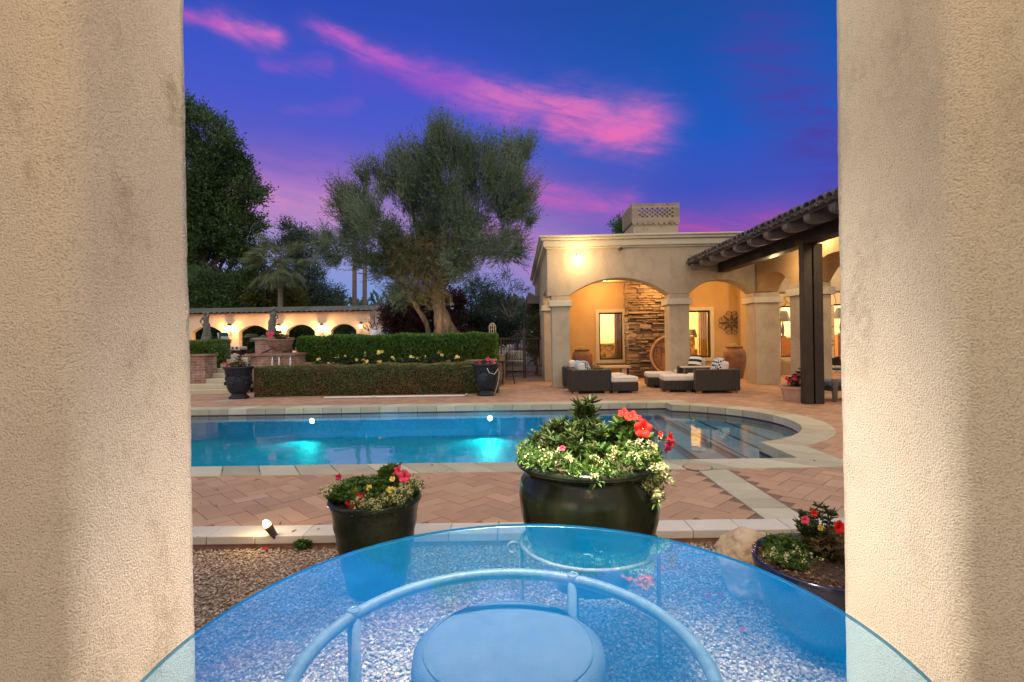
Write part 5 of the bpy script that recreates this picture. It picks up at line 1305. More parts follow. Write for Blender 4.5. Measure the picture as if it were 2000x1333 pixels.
# inside: one long warm room behind the windows
m_room = M('room_plaster', (.62, .52, .34), .9, (.7, .6, .42), 3)
MB().box(HL+.6, 13.3, 21.0, 21.1, -.01, 3.4).build('room_wall', m_room, ho, True)
MB().box(HL+.6, 13.3, SY+.31, 21.0, -.02, .02).build('room_floor', m_wood, ho, True)
MB().box(HL+.6, 13.3, SY+.31, 21.0, 3.2, 3.3).build('room_ceiling', m_room, ho, True)
MB().box(7.55, 7.65, SY+.31, 20.99, .03, 3.19).build('room_partition', m_room, ho, True)
for x, p_ in ((2.6, 420), (5.7, 380), (9.6, 420), (11.8, 380)): lamp('room_lamp', (x, 19.7, 2.75), p_, (1, .70, .34), .25)
m_drape = M('gold_drape', (.5, .36, .14), .9, (.62, .46, .2), 3, .6, 8, stretch=(6, 6, .2))
MB().prism([(W1[1]-.12+i*.014, 18.75+.05*math.sin(i*1.3)) for i in range(20)]+[(W1[1]+.16, 18.9), (W1[1]-.12, 18.9)], .3, 3.0).build('drape', M('brown_drape', (.16, .09, .04), .9, (.24, .14, .06), 3, .6, 8, stretch=(6, 6, .2)), ho, True)
MB().prism([(W2[1]-.14+i*.016, 18.75+.05*math.sin(i*1.3)) for i in range(20)]+[(W2[1]+.18, 18.9), (W2[1]-.14, 18.9)], .3, 3.0).build('drape', m_drape, ho, True)
# stacked ledge stone pier between the windows
spx0, spx1 = bx(1226, 17.4), bx(1322, 17.4); so_ = empty('ledge_parent_unused') if False else None
mb = MB(); z = -.01
while z < CEIL:
    h = rnd.choice((.035, .05, .07, .09, .13)); x = spx0+rnd.uniform(-.02, .03)
    while x < spx1:
        L_ = rnd.uniform(.10, .42); x1 = min(x+L_, spx1+.02); d = rnd.uniform(0, .14); zz = z+h-.008
        mb.add([(x, 17.4-d, z+rnd.uniform(0, .006)), (x1-.008, 17.4-d+rnd.uniform(-.02, .02), z+rnd.uniform(0, .006)), (x1-.008, 17.99, z), (x, 17.99, z), (x+.004, 17.4-d+rnd.uniform(0, .02), zz+rnd.uniform(-.012, .004)), (x1-.012, 17.4-d+rnd.uniform(0, .02), zz+rnd.uniform(-.012, .004)), (x1-.008, 17.99, zz), (x, 17.99, zz)],
               [(0,3,2,1),(4,5,6,7),(0,1,5,4),(1,2,6,5),(2,3,7,6),(3,0,4,7)]); x = x1
    z += h
mb.build('stone_chimney_breast', m_stone, ho, True)
MB().box(spx0+.03, spx1-.02, 17.47, 17.985, -.01, CEIL).build('stone_core', m_dark, ho, True)
# chimney on the roof
CY = 19.8; ca0, ca1 = hx(1238, CY), hx(1331, CY)
zc0, zc1 = hz(436, 1285, CY), hz(397, 1285, CY)
chm = MB().box(ca0+.05, ca1-.05, CY+.05, CY+1.75, 3.9, zc0).build('chimney', m_house, ho, True)
m_chb = M('chimney_brick', (.24, .19, .14), .9, (.38, .31, .24), 8, .5, 30, island=[(.2, .15, .115), (.36, .29, .22), (.28, .22, .17)])
mb = MB(); zb0 = hz(432, 1285, CY); H_ = zc1-zb0
def grid_side(mb, u0, u1, fix, axis):
    """pierced brick lattice between two solid rows"""
    th = .12
    def bxx(a, b, z0, z1):
        if axis == 'x': mb.box(a, b, fix, fix+th, z0, z1)
        else: mb.box(fix, fix+th, a, b, z0, z1)
    bxx(u0, u1, zb0, zb0+H_*.2)
    n_ = int((u1-u0)/.085)
    for i in range(n_): bxx(u0+(u1-u0)*i/n_+.004, u0+(u1-u0)*(i+1)/n_-.004, zb0+H_*.84, zc1+rnd.uniform(-.01, .01))
    bxx(u0, u1, zb0+H_*.74, zb0+H_*.838)
    e = (u1-u0)*.13; bxx(u0, u0+e, zb0+H_*.2, zb0+H_*.74); bxx(u1-e, u1, zb0+H_*.2, zb0+H_*.74)
    rows = 5; w_ = (u1-u0-2*e)/7
    for r in range(rows):
        z0 = zb0+H_*(.2+.54*r/rows); z1 = zb0+H_*(.2+.54*(r+1)/rows)-.002
        for k in range(8):
            a = u0+e+w_*(k-(.5 if r % 2 else 0)); b_ = a+w_*.58; a, b_ = max(a, u0+e), min(b_, u1-e)
            if b_-a > .02: bxx(a, b_, z0, z1)
grid_side(mb, ca0, ca1, CY, 'x'); grid_side(mb, ca0, ca1, CY+1.68, 'x'); grid_side(mb, CY+.121, CY+1.679, ca0, 'y'); grid_side(mb, CY+.121, CY+1.679, ca1-.12, 'y')
n_ = 9
for i in range(n_):                                             # scalloped skirt
    a = ca0+(ca1-ca0)*i/n_; w_ = (ca1-ca0)/n_
    mb.prism([(a, zb0-.002)]+[(a+w_*t/6, zb0-.05-.10*math.sin(PI*t/6)) for t in range(7)]+[(a+w_, zb0-.002)], CY-.02, CY+.045, 'y')
mb.build('chimney_crown', m_chb, chm, True)

# flood lamp and camera on the facade
p = at(1129, 506, HY); fl = empty('flood_lamp', (p.x, HY, p.z), 0, 'bright lit floodlight high on the house wall at the left', 'lamp')
MB().box(-.06, .06, -.05, 0, -.02, .12).build('bracket', m_iron, fl)
MB().ball((0, -.11, 0), .085, 14, 10).build('bulb', glow('flood_bulb', (1, .76, .42), 30), fl)
lamp('flood_light', (p.x, HY-.55, p.z-.04), 55, (1, .64, .30), .08)
p = at(1212, 489, HY); sc2 = empty('security_camera', (p.x, HY, p.z), 0, 'small black security camera on the house wall', 'camera')
mb = MB(); mb.tube([(0, 0, .02), (0, -.07, .02)], .03, 8); mb.tube([(0, -.07, .03), (-.06, -.17, -.01)], .045, 10); mb.build('body', m_iron, sc2)

# side arcade running toward the viewer, under the tiled roof
SXa, SXb = X2b+.02, X3b-.02
C4 = 12.05
c4 = (C4, C4+.62)
zs4 = hz(543, 1592, C4)
zsp4 = zsp
columns(SXa, SXb, c4[0], c4[1], zsp4+.02)
columns(SXa, SXb, 9.2, 9.82, zsp4+.02)
def side_panel(y0, y1, ztop, ops, x0, x1):
    m_ = arch_panel(y0, y1, zsp4+.021, ztop, ops, 0, 1)
    v = []
    for a, b, c in m_.v: v.append((x0+(x1-x0)*b, a, c))
    m_.v = v; m_.f = [tuple(reversed(f)) for f in m_.f]; return m_
side_panel(8.9, HY-.102, 3.95, [(9.83, c4[0]-.01, zsp4+.021, zsp4+.52), (c4[1]+.01, HY-.12, zsp4+.021, zsp4+.46)], SXa+.03, SXb-.03).build('side_arcade_wall', m_inner, ho, True)
ex, ez = hx(1345), hz(523, 1345)
p1 = at(1635, 389, ex/((1635-1010)/F)); ez = (ez+p1.z)/2
SL = .36; ry0, ry1 = 5.6, HY-.03; RX1 = SXb+.1
def rzz(x): return ez+(x-ex)*SL
mb = MB(); pitch = .215; ny = int((ry1-ry0)/pitch)
for i in range(ny):
    yy = ry0+pitch*(i+.5); dz = rnd.uniform(-.008, .008); nseg = 6
    for sgn, off, rr in ((1, 0, .085), (-1, pitch/2, .07)):
        vs_ = []
        for j in range(nseg+1):
            x = ex-.06+rnd.uniform(-.015, .015)*(j == 0)+(RX1-ex+.06)*j/nseg
            for t in range(9):
                aa = PI*t/8; vs_.append((x, yy+off-math.cos(aa)*rr*(1.12 if sgn > 0 else 1.0), rzz(x)+.10+dz+sgn*math.sin(aa)*rr+(0 if sgn > 0 else .02)))
        b0 = len(vs_)
        fs_ = [(j*9+t, j*9+t+1, (j+1)*9+t+1, (j+1)*9+t) for j in range(nseg) for t in range(8)]
        if sgn > 0: fs_ = fs_+[tuple(range(8, -1, -1))] if False else fs_
        mb.add(vs_, fs_, True)
tl = mb.build('tiled_roof', m_tile, ho, True); sm_ = tl.modifiers.new('thick', 'SOLIDIFY'); sm_.thickness = .022; sm_.offset = -1
MB().add([(ex, ry0, rzz(ex)+.0), (RX1, ry0, rzz(RX1)), (RX1, ry1, rzz(RX1)), (ex, ry1, rzz(ex)), (ex, ry0, rzz(ex)+.05), (RX1, ry0, rzz(RX1)+.05), (RX1, ry1, rzz(RX1)+.05), (ex, ry1, rzz(ex)+.05)], [(0,3,2,1),(4,5,6,7),(0,1,5,4),(1,2,6,5),(2,3,7,6),(3,0,4,7)]).build('roof_boards', m_dark, ho, True)
ny = 13
for i in range(ny):
    yy = ry1-.35-i*.70
    prof = [(ex-.02, rzz(ex)-.005), (RX1-.1, rzz(RX1-.1)-.005), (RX1-.1, rzz(RX1-.1)-.24), (ex+.42, rzz(ex+.42)-.24)]
    prof += [(ex+.42-.44*math.sin(PI*t/16), rzz(ex+.42-.44*math.sin(PI*t/16))-.24+.20*(1-math.cos(PI*t/16))) for t in range(1, 9)]
    MB().prism(prof, yy-.09, yy+.09, 'y').build('rafter', m_rafter, ho, True)
BX = hx(1585, 10.2)
PY_ = gz(1585, 789).y
bz0 = at(1583, 478, PY_).z
MB().box(BX-.13, BX+.13, ry0, ry1, bz0+.002, rzz(BX)-.22).build('beam', m_dark, ho, True, bevel=.01)
for a, b_ in ((1566.5, 1583.0), (1586.0, 1603.5)):
    x0, x1 = at(a, 640, PY_).x, at(b_, 640, PY_).x
    MB().box(x0, x1, PY_-.09, PY_+.09, 0, bz0).build('post', m_dark, ho, True, bevel=.008)
MB().box(SXa, 13.4, 8.9, HY-.11, 3.96, 4.1).build('side_roof', m_ceil, ho, True)

# lights of the patio (can lights in its ceiling)
m_can = glow('can_light', (1, .78, .45), 12)
for i, (x, y, z, pw) in enumerate(((2.2, 15.9, CEIL, 86), (2.9, 17.2, CEIL, 46), (4.55, 16.7, CEIL, 54), (6.0, 16.2, CEIL, 90), (8.9, 16.6, CEIL, 85), (8.6, 13.2, 3.95, 110), (11.3, 16.6, CEIL, 120), (9.2, 10.8, 3.95, 110))):
    o = empty('ceiling_light', (x, y, z), 0, 'small recessed light in the patio ceiling', 'light', 'patio ceiling lights')
    MB().lathe([(.09, -.002), (.09, -.012), (.07, -.012)], n=20, capb=False).build('trim', m_iron, o)
    MB().lathe([(.069, -.006), (.001, -.006)], n=20, capb=False).build('lens', m_can, o)
    lamp('patio_lamp', (x, y, z-.22), pw, WARM2 if i in (5, 6, 7) else (1, .56, .20), .09)
# spotlight on the inner side of the roof that lights the side arch
p = at(1611, 462, 11.5); q = SXa
o = empty('soffit_spot', (SXa-.25, 11.2, 3.62), 0, 'small spotlight under the tiled roof washing the side arch', 'lamp')
MB().lathe([(.03, 0), (.05, -.1), (.04, -.1)], n=12).build('housing', m_iron, o)
lamp('soffit_lamp', (SXa-.32, 11.15, 3.45), 34, WARM2, .05)
lamp('soffit_lamp', (BX+.3, 8.2, 3.3), 150, (1, .66, .34), .08); lamp('soffit_lamp', (BX+.3, 12.2, 3.0), 22, (1, .66, .34), .08)

# ------------------------------------------------------------------ patio things
# wall ornament of scrolled iron
p = at(1428, 631, BY); orn = MB(); Rr = 26*BY/F
def spiral(cx_, cz_, r, a0, turns, s, n_=26): return [(cx_+r*(1-.8*i/n_)*math.cos(a0+s*2*PI*turns*i/n_), 0, cz_+r*(1-.8*i/n_)*math.sin(a0+s*2*PI*turns*i/n_)) for i in range(n_)]
for k in range(8):
    a = k*PI/4; long_ = 1 if k % 2 == 0 else .85
    ex_ = .84*Rr*long_; cx_, cz_ = math.cos(a)*ex_, math.sin(a)*ex_*.86
    orn.tube([(0, 0, 0), (cx_*.5+.03*math.sin(a), 0, cz_*.5), (cx_, 0, cz_)], .008, 5)
    for s in (-1, 1):
        t = a+s*.33; orn.tube(spiral(math.cos(t)*Rr*.80*long_, math.sin(t)*Rr*.70*long_, .15*Rr/.46, a+PI, 1.0, s, 20), .008, 5)
        t = a+s*.4; orn.tube(spiral(math.cos(t)*Rr*.40, math.sin(t)*Rr*.36, .12*Rr/.46, a, .8, -s, 18), .007, 5)
    orn.tube([(cx_, 0, cz_), (cx_*1.12, 0, cz_*1.12)], [.022, .004], 5)
o = orn.build('wall_ornament', m_rust); o.location = (p.x, BY-.04, p.z); tag(o, 'scrolled iron ornament hung on the patio wall', 'ornament')

# jars with cactus
m_cactus = M('barrel_cactus', (.18, .16, .04), .8, (.30, .26, .08), 30, .8, 60)
def jar(px, pyb, pyt, wpx, Y, lab):
    b = at(px, pyb, Y); h = at(px, pyt, Y).z; R = wpx/2*Y/F; z0 = 0.0
    o = empty('clay_jar', (b.x, Y, 0), 0, lab, 'jar', 'clay jars on the patio'); H_ = h
    MB().lathe([(.62*R, 0), (.72*R, .05*H_), (.93*R, .35*H_), (1.0*R, .62*H_), (.98*R, .78*H_), (.85*R, .9*H_), (.70*R, .94*H_), (.68*R, .96*H_), (.78*R, .98*H_), (.78*R, H_), (.66*R, H_), (.6*R, .95*H_)], n=36).build('jar', m_terra, o)
    MB().lathe([(.68*R, .97*H_), (.001, .98*H_)], n=20, capb=False).build('soil', m_soil, o)
    mb = MB(); n_ = 32; vs_ = []
    for i in range(9):
        t = PI*i/16+PI*.0
        for k in range(n_):
            q = 2*PI*k/n_; rr = .36*R*math.cos(t)*(1+.09*math.cos(12*q)); vs_.append((rr*math.cos(q), rr*math.sin(q), H_*.97+.36*R*1.1*math.sin(t)))
    mb.add(vs_, [(i*n_+k, i*n_+(k+1) % n_, (i+1)*n_+(k+1) % n_, (i+1)*n_+k) for i in range(8) for k in range(n_)], True); mb.build('cactus', m_cactus, o); return o
jar(1137.5, 722, 683, 40, 16.9, 'tall clay jar with a cactus behind the left wicker chairs')
jar(1435, 738, 677, 43, 16.7, 'tall clay jar with a cactus under the iron wall ornament')
# stone bench under the first window
bl, br = bx(1168, 17.6), bx(1229, 17.6); zt = bz(714, 1198, 17.6)
o = empty('stone_bench', ((bl+br)/2, 17.55, 0), 0, 'pale stone bench under the left lit window', 'bench')
MB().box(bl, br, 17.3, 17.8, zt-.09, zt).build('seat', m_bench, o, True, bevel=.02)
for a in (.22, .78): x = bl+(br-bl)*a; MB().box(x-.09, x+.09, 17.38, 17.72, 0, zt-.092).build('leg', m_bench, o, True, bevel=.02)
# round studded wooden disc
dY = 16.95; dc_ = at(1309, 694, dY); dR = 39.5*dY/F
o = empty('wooden_disc', (dc_.x, dY, dc_.z-dR), -.16, 'big round studded wooden disc leaning on the ledge stone wall', 'wooden disc')
mb = MB(); n_ = 64
mb.lathe([(dR, 0), (dR, .26), (dR-.07, .26), (dR-.07, .20)], n=n_, capb=True)
r_ = mb.build('rim', M('bent_oak', (.36, .19, .08), .6, (.5, .29, .13), 4, .2, 30), o); r_.rotation_euler = (PI/2, 0, 0); r_.location = (0, .13, dR)
mb = MB(); rows = [-.66, -.32, 0, .34, .66]; ri = dR-.075
zs5 = [-ri]+[k*ri for k in (-.62, -.28, .08, .42, .74)]+[ri]
for z0, z1 in zip(zs5[:-1], zs5[1:]):
    wm = math.sqrt(max(0, ri*ri-min(abs(z0), abs(z1))**2)) if z0*z1 > 0 else ri
    xs5 = [-.5*ri, 0, .5*ri] if abs(z0+z1) < ri else [0]
    cuts = [-wm]+[x for x in xs5 if abs(x) < wm]+[wm]
    for a, b_ in zip(cuts[:-1], cuts[1:]):
        poly = []
        for i in range(9):
            x = a+(b_-a)*i/8; lim_ = math.sqrt(max(0, ri*ri-x*x)); poly.append((x, min(z1, lim_) if z1 > 0 else min(z1, lim_)))
        low = []
        for i in range(8, -1, -1):
            x = a+(b_-a)*i/8; lim_ = math.sqrt(max(0, ri*ri-x*x)); low.append((x, max(z0, -lim_)))
        pl_ = [(x+.008*(1 if x < (a+b_)/2 else -1), z) for x, z in poly]+[(x+.008*(1 if x < (a+b_)/2 else -1), z+.012) for x, z in low]
        ok = all(p_[1] >= q_[1]-.001 for p_, q_ in zip(poly, low[::-1]))
        if ok: mb.prism([(x, z+dR) for x, z in pl_], -.10, -.04+rnd.uniform(-.006, .006), 'y')
mb.build('planks', M('disc_plank', (.24, .11, .04), .6, (.36, .17, .065), 5, .4, 30, island=[(.2, .09, .035), (.38, .18, .07), (.28, .13, .05)]), o)
MB().lathe([(ri, 0), (ri, .03)], n=48, capt=True).build('backing', m_dark, o); o.children[-1].rotation_euler = (PI/2, 0, 0); o.children[-1].location = (0, .0, dR)
mb = MB()
for z0, z1 in zip(zs5[:-1], zs5[1:]):
    for x in (-.75, -.25, .25, .75):
        if abs((z0+z1)/2)**2+(x*ri)**2 < (ri*.85)**2: mb.ball((x*ri, -.105, (z0+z1)/2+dR), .022, 7, 5)
mb.build('studs', m_iron, o)

# wicker
def wickermat():
    m, nt, b = nodes('dark_wicker'); tcn = N(nt, 'ShaderNodeTexCoord'); s = N(nt, 'ShaderNodeSeparateXYZ'); nt.links.new(tcn.outputs['Object'], s.inputs[0])
    u = math_(nt, 'ADD', s.outputs[0], s.outputs[1])
    a = math_(nt, 'SINE', math_(nt, 'MULTIPLY', u, 2*PI/.045)); bq = math_(nt, 'SINE', math_(nt, 'MULTIPLY', s.outputs[2], 2*PI/.022))
    h = math_(nt, 'ADD', math_(nt, 'MULTIPLY', a, .65), math_(nt, 'MULTIPLY', math_(nt, 'MULTIPLY', a, bq), .35))
    f = math_(nt, 'MULTIPLY_ADD', h, .5, .5)
    nt.links.new(mixc(nt, f, (.006, .005, .0045), (.045, .035, .028)), b.inputs['Base Color']); b.inputs['Roughness'].default_value = .5
    bp = N(nt, 'ShaderNodeBump'); bp.inputs['Strength'].default_value = .9; bp.inputs['Distance'].default_value = .012; nt.links.new(h, bp.inputs['Height']); nt.links.new(bp.outputs[0], b.inputs['Normal']); return m
m_wick = wickermat()
def checkmat(name, s_, c1, c2):
    m, nt, b = nodes(name); tcn = N(nt, 'ShaderNodeTexCoord'); ck = N(nt, 'ShaderNodeTexChecker'); ck.inputs['Scale'].default_value = s_
    mp = N(nt, 'ShaderNodeMapping'); mp.inputs['Rotation'].default_value = (.1, .1, .785); nt.links.new(tcn.outputs['Object'], mp.inputs[0]); nt.links.new(mp.outputs[0], ck.inputs['Vector'])
    ck.inputs['Color1'].default_value = (*c1, 1); ck.inputs['Color2'].default_value = (*c2, 1); nt.links.new(ck.outputs['Color'], b.inputs['Base Color']); b.inputs['Roughness'].default_value = .9; return m
m_check = checkmat('houndstooth', 22, (.015, .018, .03), (.7, .68, .65)); m_bstripe = stripes('black_white_stripe', (.012, .012, .012), (.72, .7, .66), 7, 2); m_paleblue = M('pale_blue_cushion', (.42, .5, .58), .9, (.5, .57, .64), 10)
def armchair(loc, face, lab, cush=(), L=.98, Wd=1.0, h=.585):
    """a low wicker armchair; its own +x is the way it faces"""
    o = empty('wicker_armchair', loc, face, lab, 'armchair', 'wicker armchairs on the patio')
    mb = MB(); t = .17
    mb.box(-L/2, L/2, -Wd/2, -Wd/2+t, .06, h); mb.box(-L/2, L/2, Wd/2-t, Wd/2, .06, h); mb.box(-L/2, -L/2+t, -Wd/2+t+.001, Wd/2-t-.001, .06, h); mb.box(-L/2+t+.001, L/2-.02, -Wd/2+t+.001, Wd/2-t-.001, .06, .27)
    mb.build('frame', m_wick, o, bevel=.03, seg=3)
    MB().rbox((.07, 0, .36), (L-t-.02, Wd-2*t-.02, .17)).build('seat_cushion', m_cushion, o, bevel=.05, seg=3)
    MB().rbox((-L/2+t+.12, 0, .58), (.19, Wd-2*t-.03, .34), Matrix.Rotation(-.16, 3, 'Y')).build('back_cushion', m_cushion, o, bevel=.06, seg=3)
    for sx_ in (-1, 1):
        for sy_ in (-1, 1): MB().box(sx_*(L/2-.11)-.06, sx_*(L/2-.11)+.06, sy_*(Wd/2-.09)-.04, sy_*(Wd/2-.09)+.04, 0, .062).build('foot', m_wood, o)
    return o
def pillow(p, size, rot, mat_, lab, inflate=.1):
    o = empty('pillow', p, rot, lab, 'pillow'); s = size/2; n_ = 10; vs_ = []; fs_ = []
    for sd in (-1, 1):
        for i in range(n_+1):
            for j in range(n_+1):
                u, v = -1+2*i/n_, -1+2*j/n_; q = (1-abs(u)**2.5)*(1-abs(v)**2.5); k = 1-.06*(abs(u*v))
                vs_.append((sd*inflate*q**.6, u*s*k, v*s*k))
    m_ = (n_+1)**2
    for sd in (0, 1):
        for i in range(n_):
            for j in range(n_):
                a = sd*m_+i*(n_+1)+j; f = (a, a+1, a+n_+2, a+n_+1); fs_.append(f if sd else f[::-1])
    b = MB().add(vs_, fs_, True).build('cover', mat_, o); b.rotation_euler = (0, -.3, 0); return o
def ottoman(loc, rz_, lab, s=.68, h=.28):
    o = empty('ottoman', loc, rz_, lab, 'ottoman', 'wicker ottomans on the patio')
    MB().box(-s/2, s/2, -s/2, s/2, .05, h).build('base', m_wick, o, bevel=.03, seg=3)
    MB().rbox((0, 0, h+.065), (s+.01, s+.01, .135)).build('cushion', m_cushion, o, bevel=.045, seg=3)
    MB().tube([(a*s*.5, b_*s*.5, h+.105) for a, b_ in ((-.9, -1), (.9, -1), (1, -.9), (1, .9), (.9, 1), (-.9, 1), (-1, .9), (-1, -.9))], .008, 5, closed=True).build('piping', m_cushion, o)
    for a in (-1, 1):
        for b_ in (-1, 1): MB().box(a*(s/2-.1)-.05, a*(s/2-.1)+.05, b_*(s/2-.1)-.04, b_*(s/2-.1)+.04, 0, .052).build('foot', m_wood, o)
    return o
g = gz(1150, 770); Yc = g.y
zA = at(1150, 723, Yc).z
c1_ = armchair((at(1153, 760, Yc).x+.02, Yc+.5, 0), .04, 'nearer wicker armchair with a pale blue pillow beside the left column', h=zA)
pillow((c1_.location.x-.22, Yc+.38, .62), .40, .1, m_paleblue, 'pale blue pillow on the nearer left wicker armchair')
pillow((c1_.location.x-.07, Yc+.45, .62), .38, .25, m_check, 'houndstooth pillow on the nearer left wicker armchair')
c2_ = armchair((c1_.location.x-.05, Yc+1.85, 0), .0, 'farther wicker armchair with a plain white cushion beside the left column', h=zA)
g = gz(1219, 769); ottoman((at(1220, 750, g.y).x, g.y+.34, 0), .06, 'nearer left ottoman with white cushion in front of the stone bench', .66, .27)
ottoman((at(1216, 750, g.y).x-.02, g.y+1.35, 0), .0, 'farther left ottoman half hidden behind the nearer one', .66, .27)
g = gz(1328, 767); ottoman((at(1328, 750, g.y).x, g.y+.34, 0), -.1, 'nearer right ottoman with a big white cushion beside the armchair', .70, .28)
g = gz(1293, 758); ottoman((at(1296, 750, g.y).x, g.y+.34, 0), -.1, 'farther right ottoman before the round wooden disc', .74, .27)
g = gz(1408, 769); zB = at(1405, 722, g.y).z
c3_ = armchair((at(1404, 750, g.y).x, g.y+.5, 0), PI-.04, 'wicker armchair with houndstooth pillow beside the clay jar', h=zB, L=1.05)
pillow((c3_.location.x+.12, g.y+.40, .63), .42, PI+.25, m_check, 'houndstooth pillow on the right wicker armchair')
c4_ = armchair((at(1352, 750, g.y+1.9).x+.05, g.y+2.1, 0), PI-.05, 'wicker armchair with striped pillow farther back by the second window', h=zB)
pillow((c4_.location.x-.02, g.y+1.75, .66), .42, PI+.5, m_bstripe, 'black and white striped pillow on the rear wicker armchair')
ct = empty('coffee_table', (at(1376, 740, g.y+1.25).x-.05, g.y+1.28, 0), 0, 'low wicker table with a pale top between the right armchairs', 'table'); zt = at(1375, 717, g.y+1.0).z
MB().box(-.45, .45, -.22, .22, .04, zt-.04).build('base', m_wick, ct, bevel=.02); MB().box(-.5, .5, -.27, .27, zt-.039, zt).build('top', m_bench, ct, bevel=.01)

# faceted terracotta planter
g = gz(1553, 787); R_ = 33*g.y/F; zt = at(1555, 757, g.y).z
o = empty('terracotta_planter', (at(1558, 770, g.y+.3).x, g.y+.32, 0), 0, 'six-sided pale terracotta planter with pink flowers at the timber posts', 'planter')
MB().lathe([(.80*R_, 0), (.96*R_, zt*.82), (1.06*R_, zt*.84), (1.08*R_, zt), (.95*R_, zt), (.93*R_, zt*.9)], n=6, smooth=False, ph=.22).build('pot', m_terral, o)
MB().lathe([(.95*R_, zt*.93), (.001, zt*.95)], n=6, capb=False, ph=.22).build('soil', m_soil, o)
c = o.location+Vector((0, 0, zt*.92)); stems_plant(c, 34, .20, .26, 6, o, m_leafd, .06, .028); stems_plant(c+Vector((.02, 0, 0)), 9, .36, .12, 9, o, m_boug, .06, .02)
for j in range(14): petunia(MB(), c+Vector((rnd.uniform(-.24, .2), -rnd.uniform(.05, .25), rnd.uniform(.08, .24))), .034, (rnd.uniform(-.4, .4), -1, .4)).build('flower', m_pink if j % 3 else m_crim, o, True)
# lounger at the right edge
g = gz(1636, 786); o = empty('sun_lounger', (at(1650, 760, g.y).x+.45, g.y+.35, 0), 0, 'timber sun lounger with a slate blue cushion by the right pier', 'lounger')
m_slate = M('slate_blue_canvas', (.05, .075, .13), .9, (.07, .10, .16), 12)
MB().rbox((0, 0, .36), (1.5, .66, .11)).build('cushion', m_slate, o, bevel=.035, seg=3)
MB().box(-.74, .74, -.33, .33, .22, .30).build('frame', m_wood if False else m_dark, o)
for a in (-.62, .62):
    for b_ in (-.3, .3): MB().lathe([(.03, 0), (.045, .06), (.055, .22), (.06, .24), (.06, .44), (.05, .46)], (a, b_, 0), 10, capt=True).build('leg', m_statue, o)
# dining chair and sideboard lamps further right
o = empty('dining_chair', (at(1640, 720, 13.6).x+.1, 13.6, 0), .3, 'dark curved-back dining chair under the side arcade', 'chair'); zt = at(1638, 697, 13.5).z
MB().box(-.25, .25, -.25, .25, .42, .48).build('seat', m_slate, o, bevel=.02)
mb = MB(); mb.tube([(-.25, .24, .45), (-.30, .1, zt-.06), (-.27, -.22, zt)], .025, 7); mb.tube([(-.25, -.24, .45), (-.3, -.25, zt), (-.26, -.05, zt-.01)], .025, 7); mb.box(-.29, -.26, -.2, .2, .55, zt-.05); mb.build('backrest', m_dark, o)
for a in (-.22, .22):
    for b_ in (-.22, .22): MB().tube([(a, b_, .42), (a*1.1, b_*1.1, 0)], [.025, .018], 7).build('leg', m_dark, o)
m_shade = M('dark_lamp_shade', (.03, .028, .025), .8, (.05, .045, .04), 20)
m_pat = M('floral_upholstery', (.08, .05, .025), .9, (.58, .44, .24), 7, detail=2)
def table_lamp(x, y, z, k, lab):
    o = empty('table_lamp', (x, y, z), 0, lab, 'lamp')
    MB().lathe([(.09*k, 0), (.09*k, .03*k), (.03*k, .06*k), (.05*k, .2*k), (.02*k, .4*k), (.015*k, .5*k)], n=14).build('base', m_dark, o)
    MB().lathe([(.22*k, .45*k), (.12*k, .75*k)], n=20, capb=False).build('shade', m_shade, o); lamp('table_bulb', (x, y, z+.5*k), 22, (1, .7, .36), .05); return o
def upchair(x, y, w_, h, lab):
    o = empty('upholstered_chair', (x, y, 0.02), 0, lab, 'armchair')
    MB().box(-w_/2, w_/2, -.10, .10, .1, h).build('backrest', m_pat, o, bevel=.08, seg=3); MB().box(-w_/2, w_/2, .12, .75, .1, .45).build('seat', m_pat, o, bevel=.05)
    for s in (-1, 1): MB().box(s*w_/2-.08, s*w_/2+.08, .1, .75, .1, .62).build('arm', m_pat, o, bevel=.05)
    return o
upchair((W1[0]+W1[1])/2+.12, 19.1, .80, bz(671, 1192, 19.0), 'floral upholstered chair seen through the left lit window')
upchair((W2[0]+W2[1])/2+.02, 19.3, .62, bz(656, 1362, 19.2), 'floral upholstered chair seen through the second lit window')
def console(x, y, w_, h, lab):
    o = empty('console_table', (x, y, .02), 0, lab, 'table'); MB().box(-w_/2, w_/2, -.2, .2, h-.05, h).build('top', m_wood, o)
    MB().box(-w_/2+.04, w_/2-.04, -.17, .17, .25, h-.051).build('cabinet', m_wood, o)
    for s in (-1, 1): MB().box(s*(w_/2-.08)-.04, s*(w_/2-.08)+.04, -.15, .15, 0, .25).build('leg', m_wood, o)
console(W2[1]-.02, 19.6, .5, .85, 'small wooden table inside the second lit window'); table_lamp(W2[1]-.10, 19.6, .87, 1.0, 'dark-shaded table lamp inside the second lit window')
console(W3[1]+.05, 19.4, .5, bz(660, 1552, 19.4), 'wooden cabinet inside the tall window in the stone wall'); table_lamp(W3[1]+.05, 19.4, bz(660, 1552, 19.4)+.02, 1.3, 'dark-shaded lamp inside the tall window in the stone wall')
console(bx(1650, 19.2), 19.2, .8, bz(655, 1640, 19.2), 'wooden cabinet inside the window at the right pier'); table_lamp(bx(1643, 19.2), 19.2, bz(655, 1640, 19.2)+.02, 1.3, 'dark-shaded lamp inside the window at the right pier')

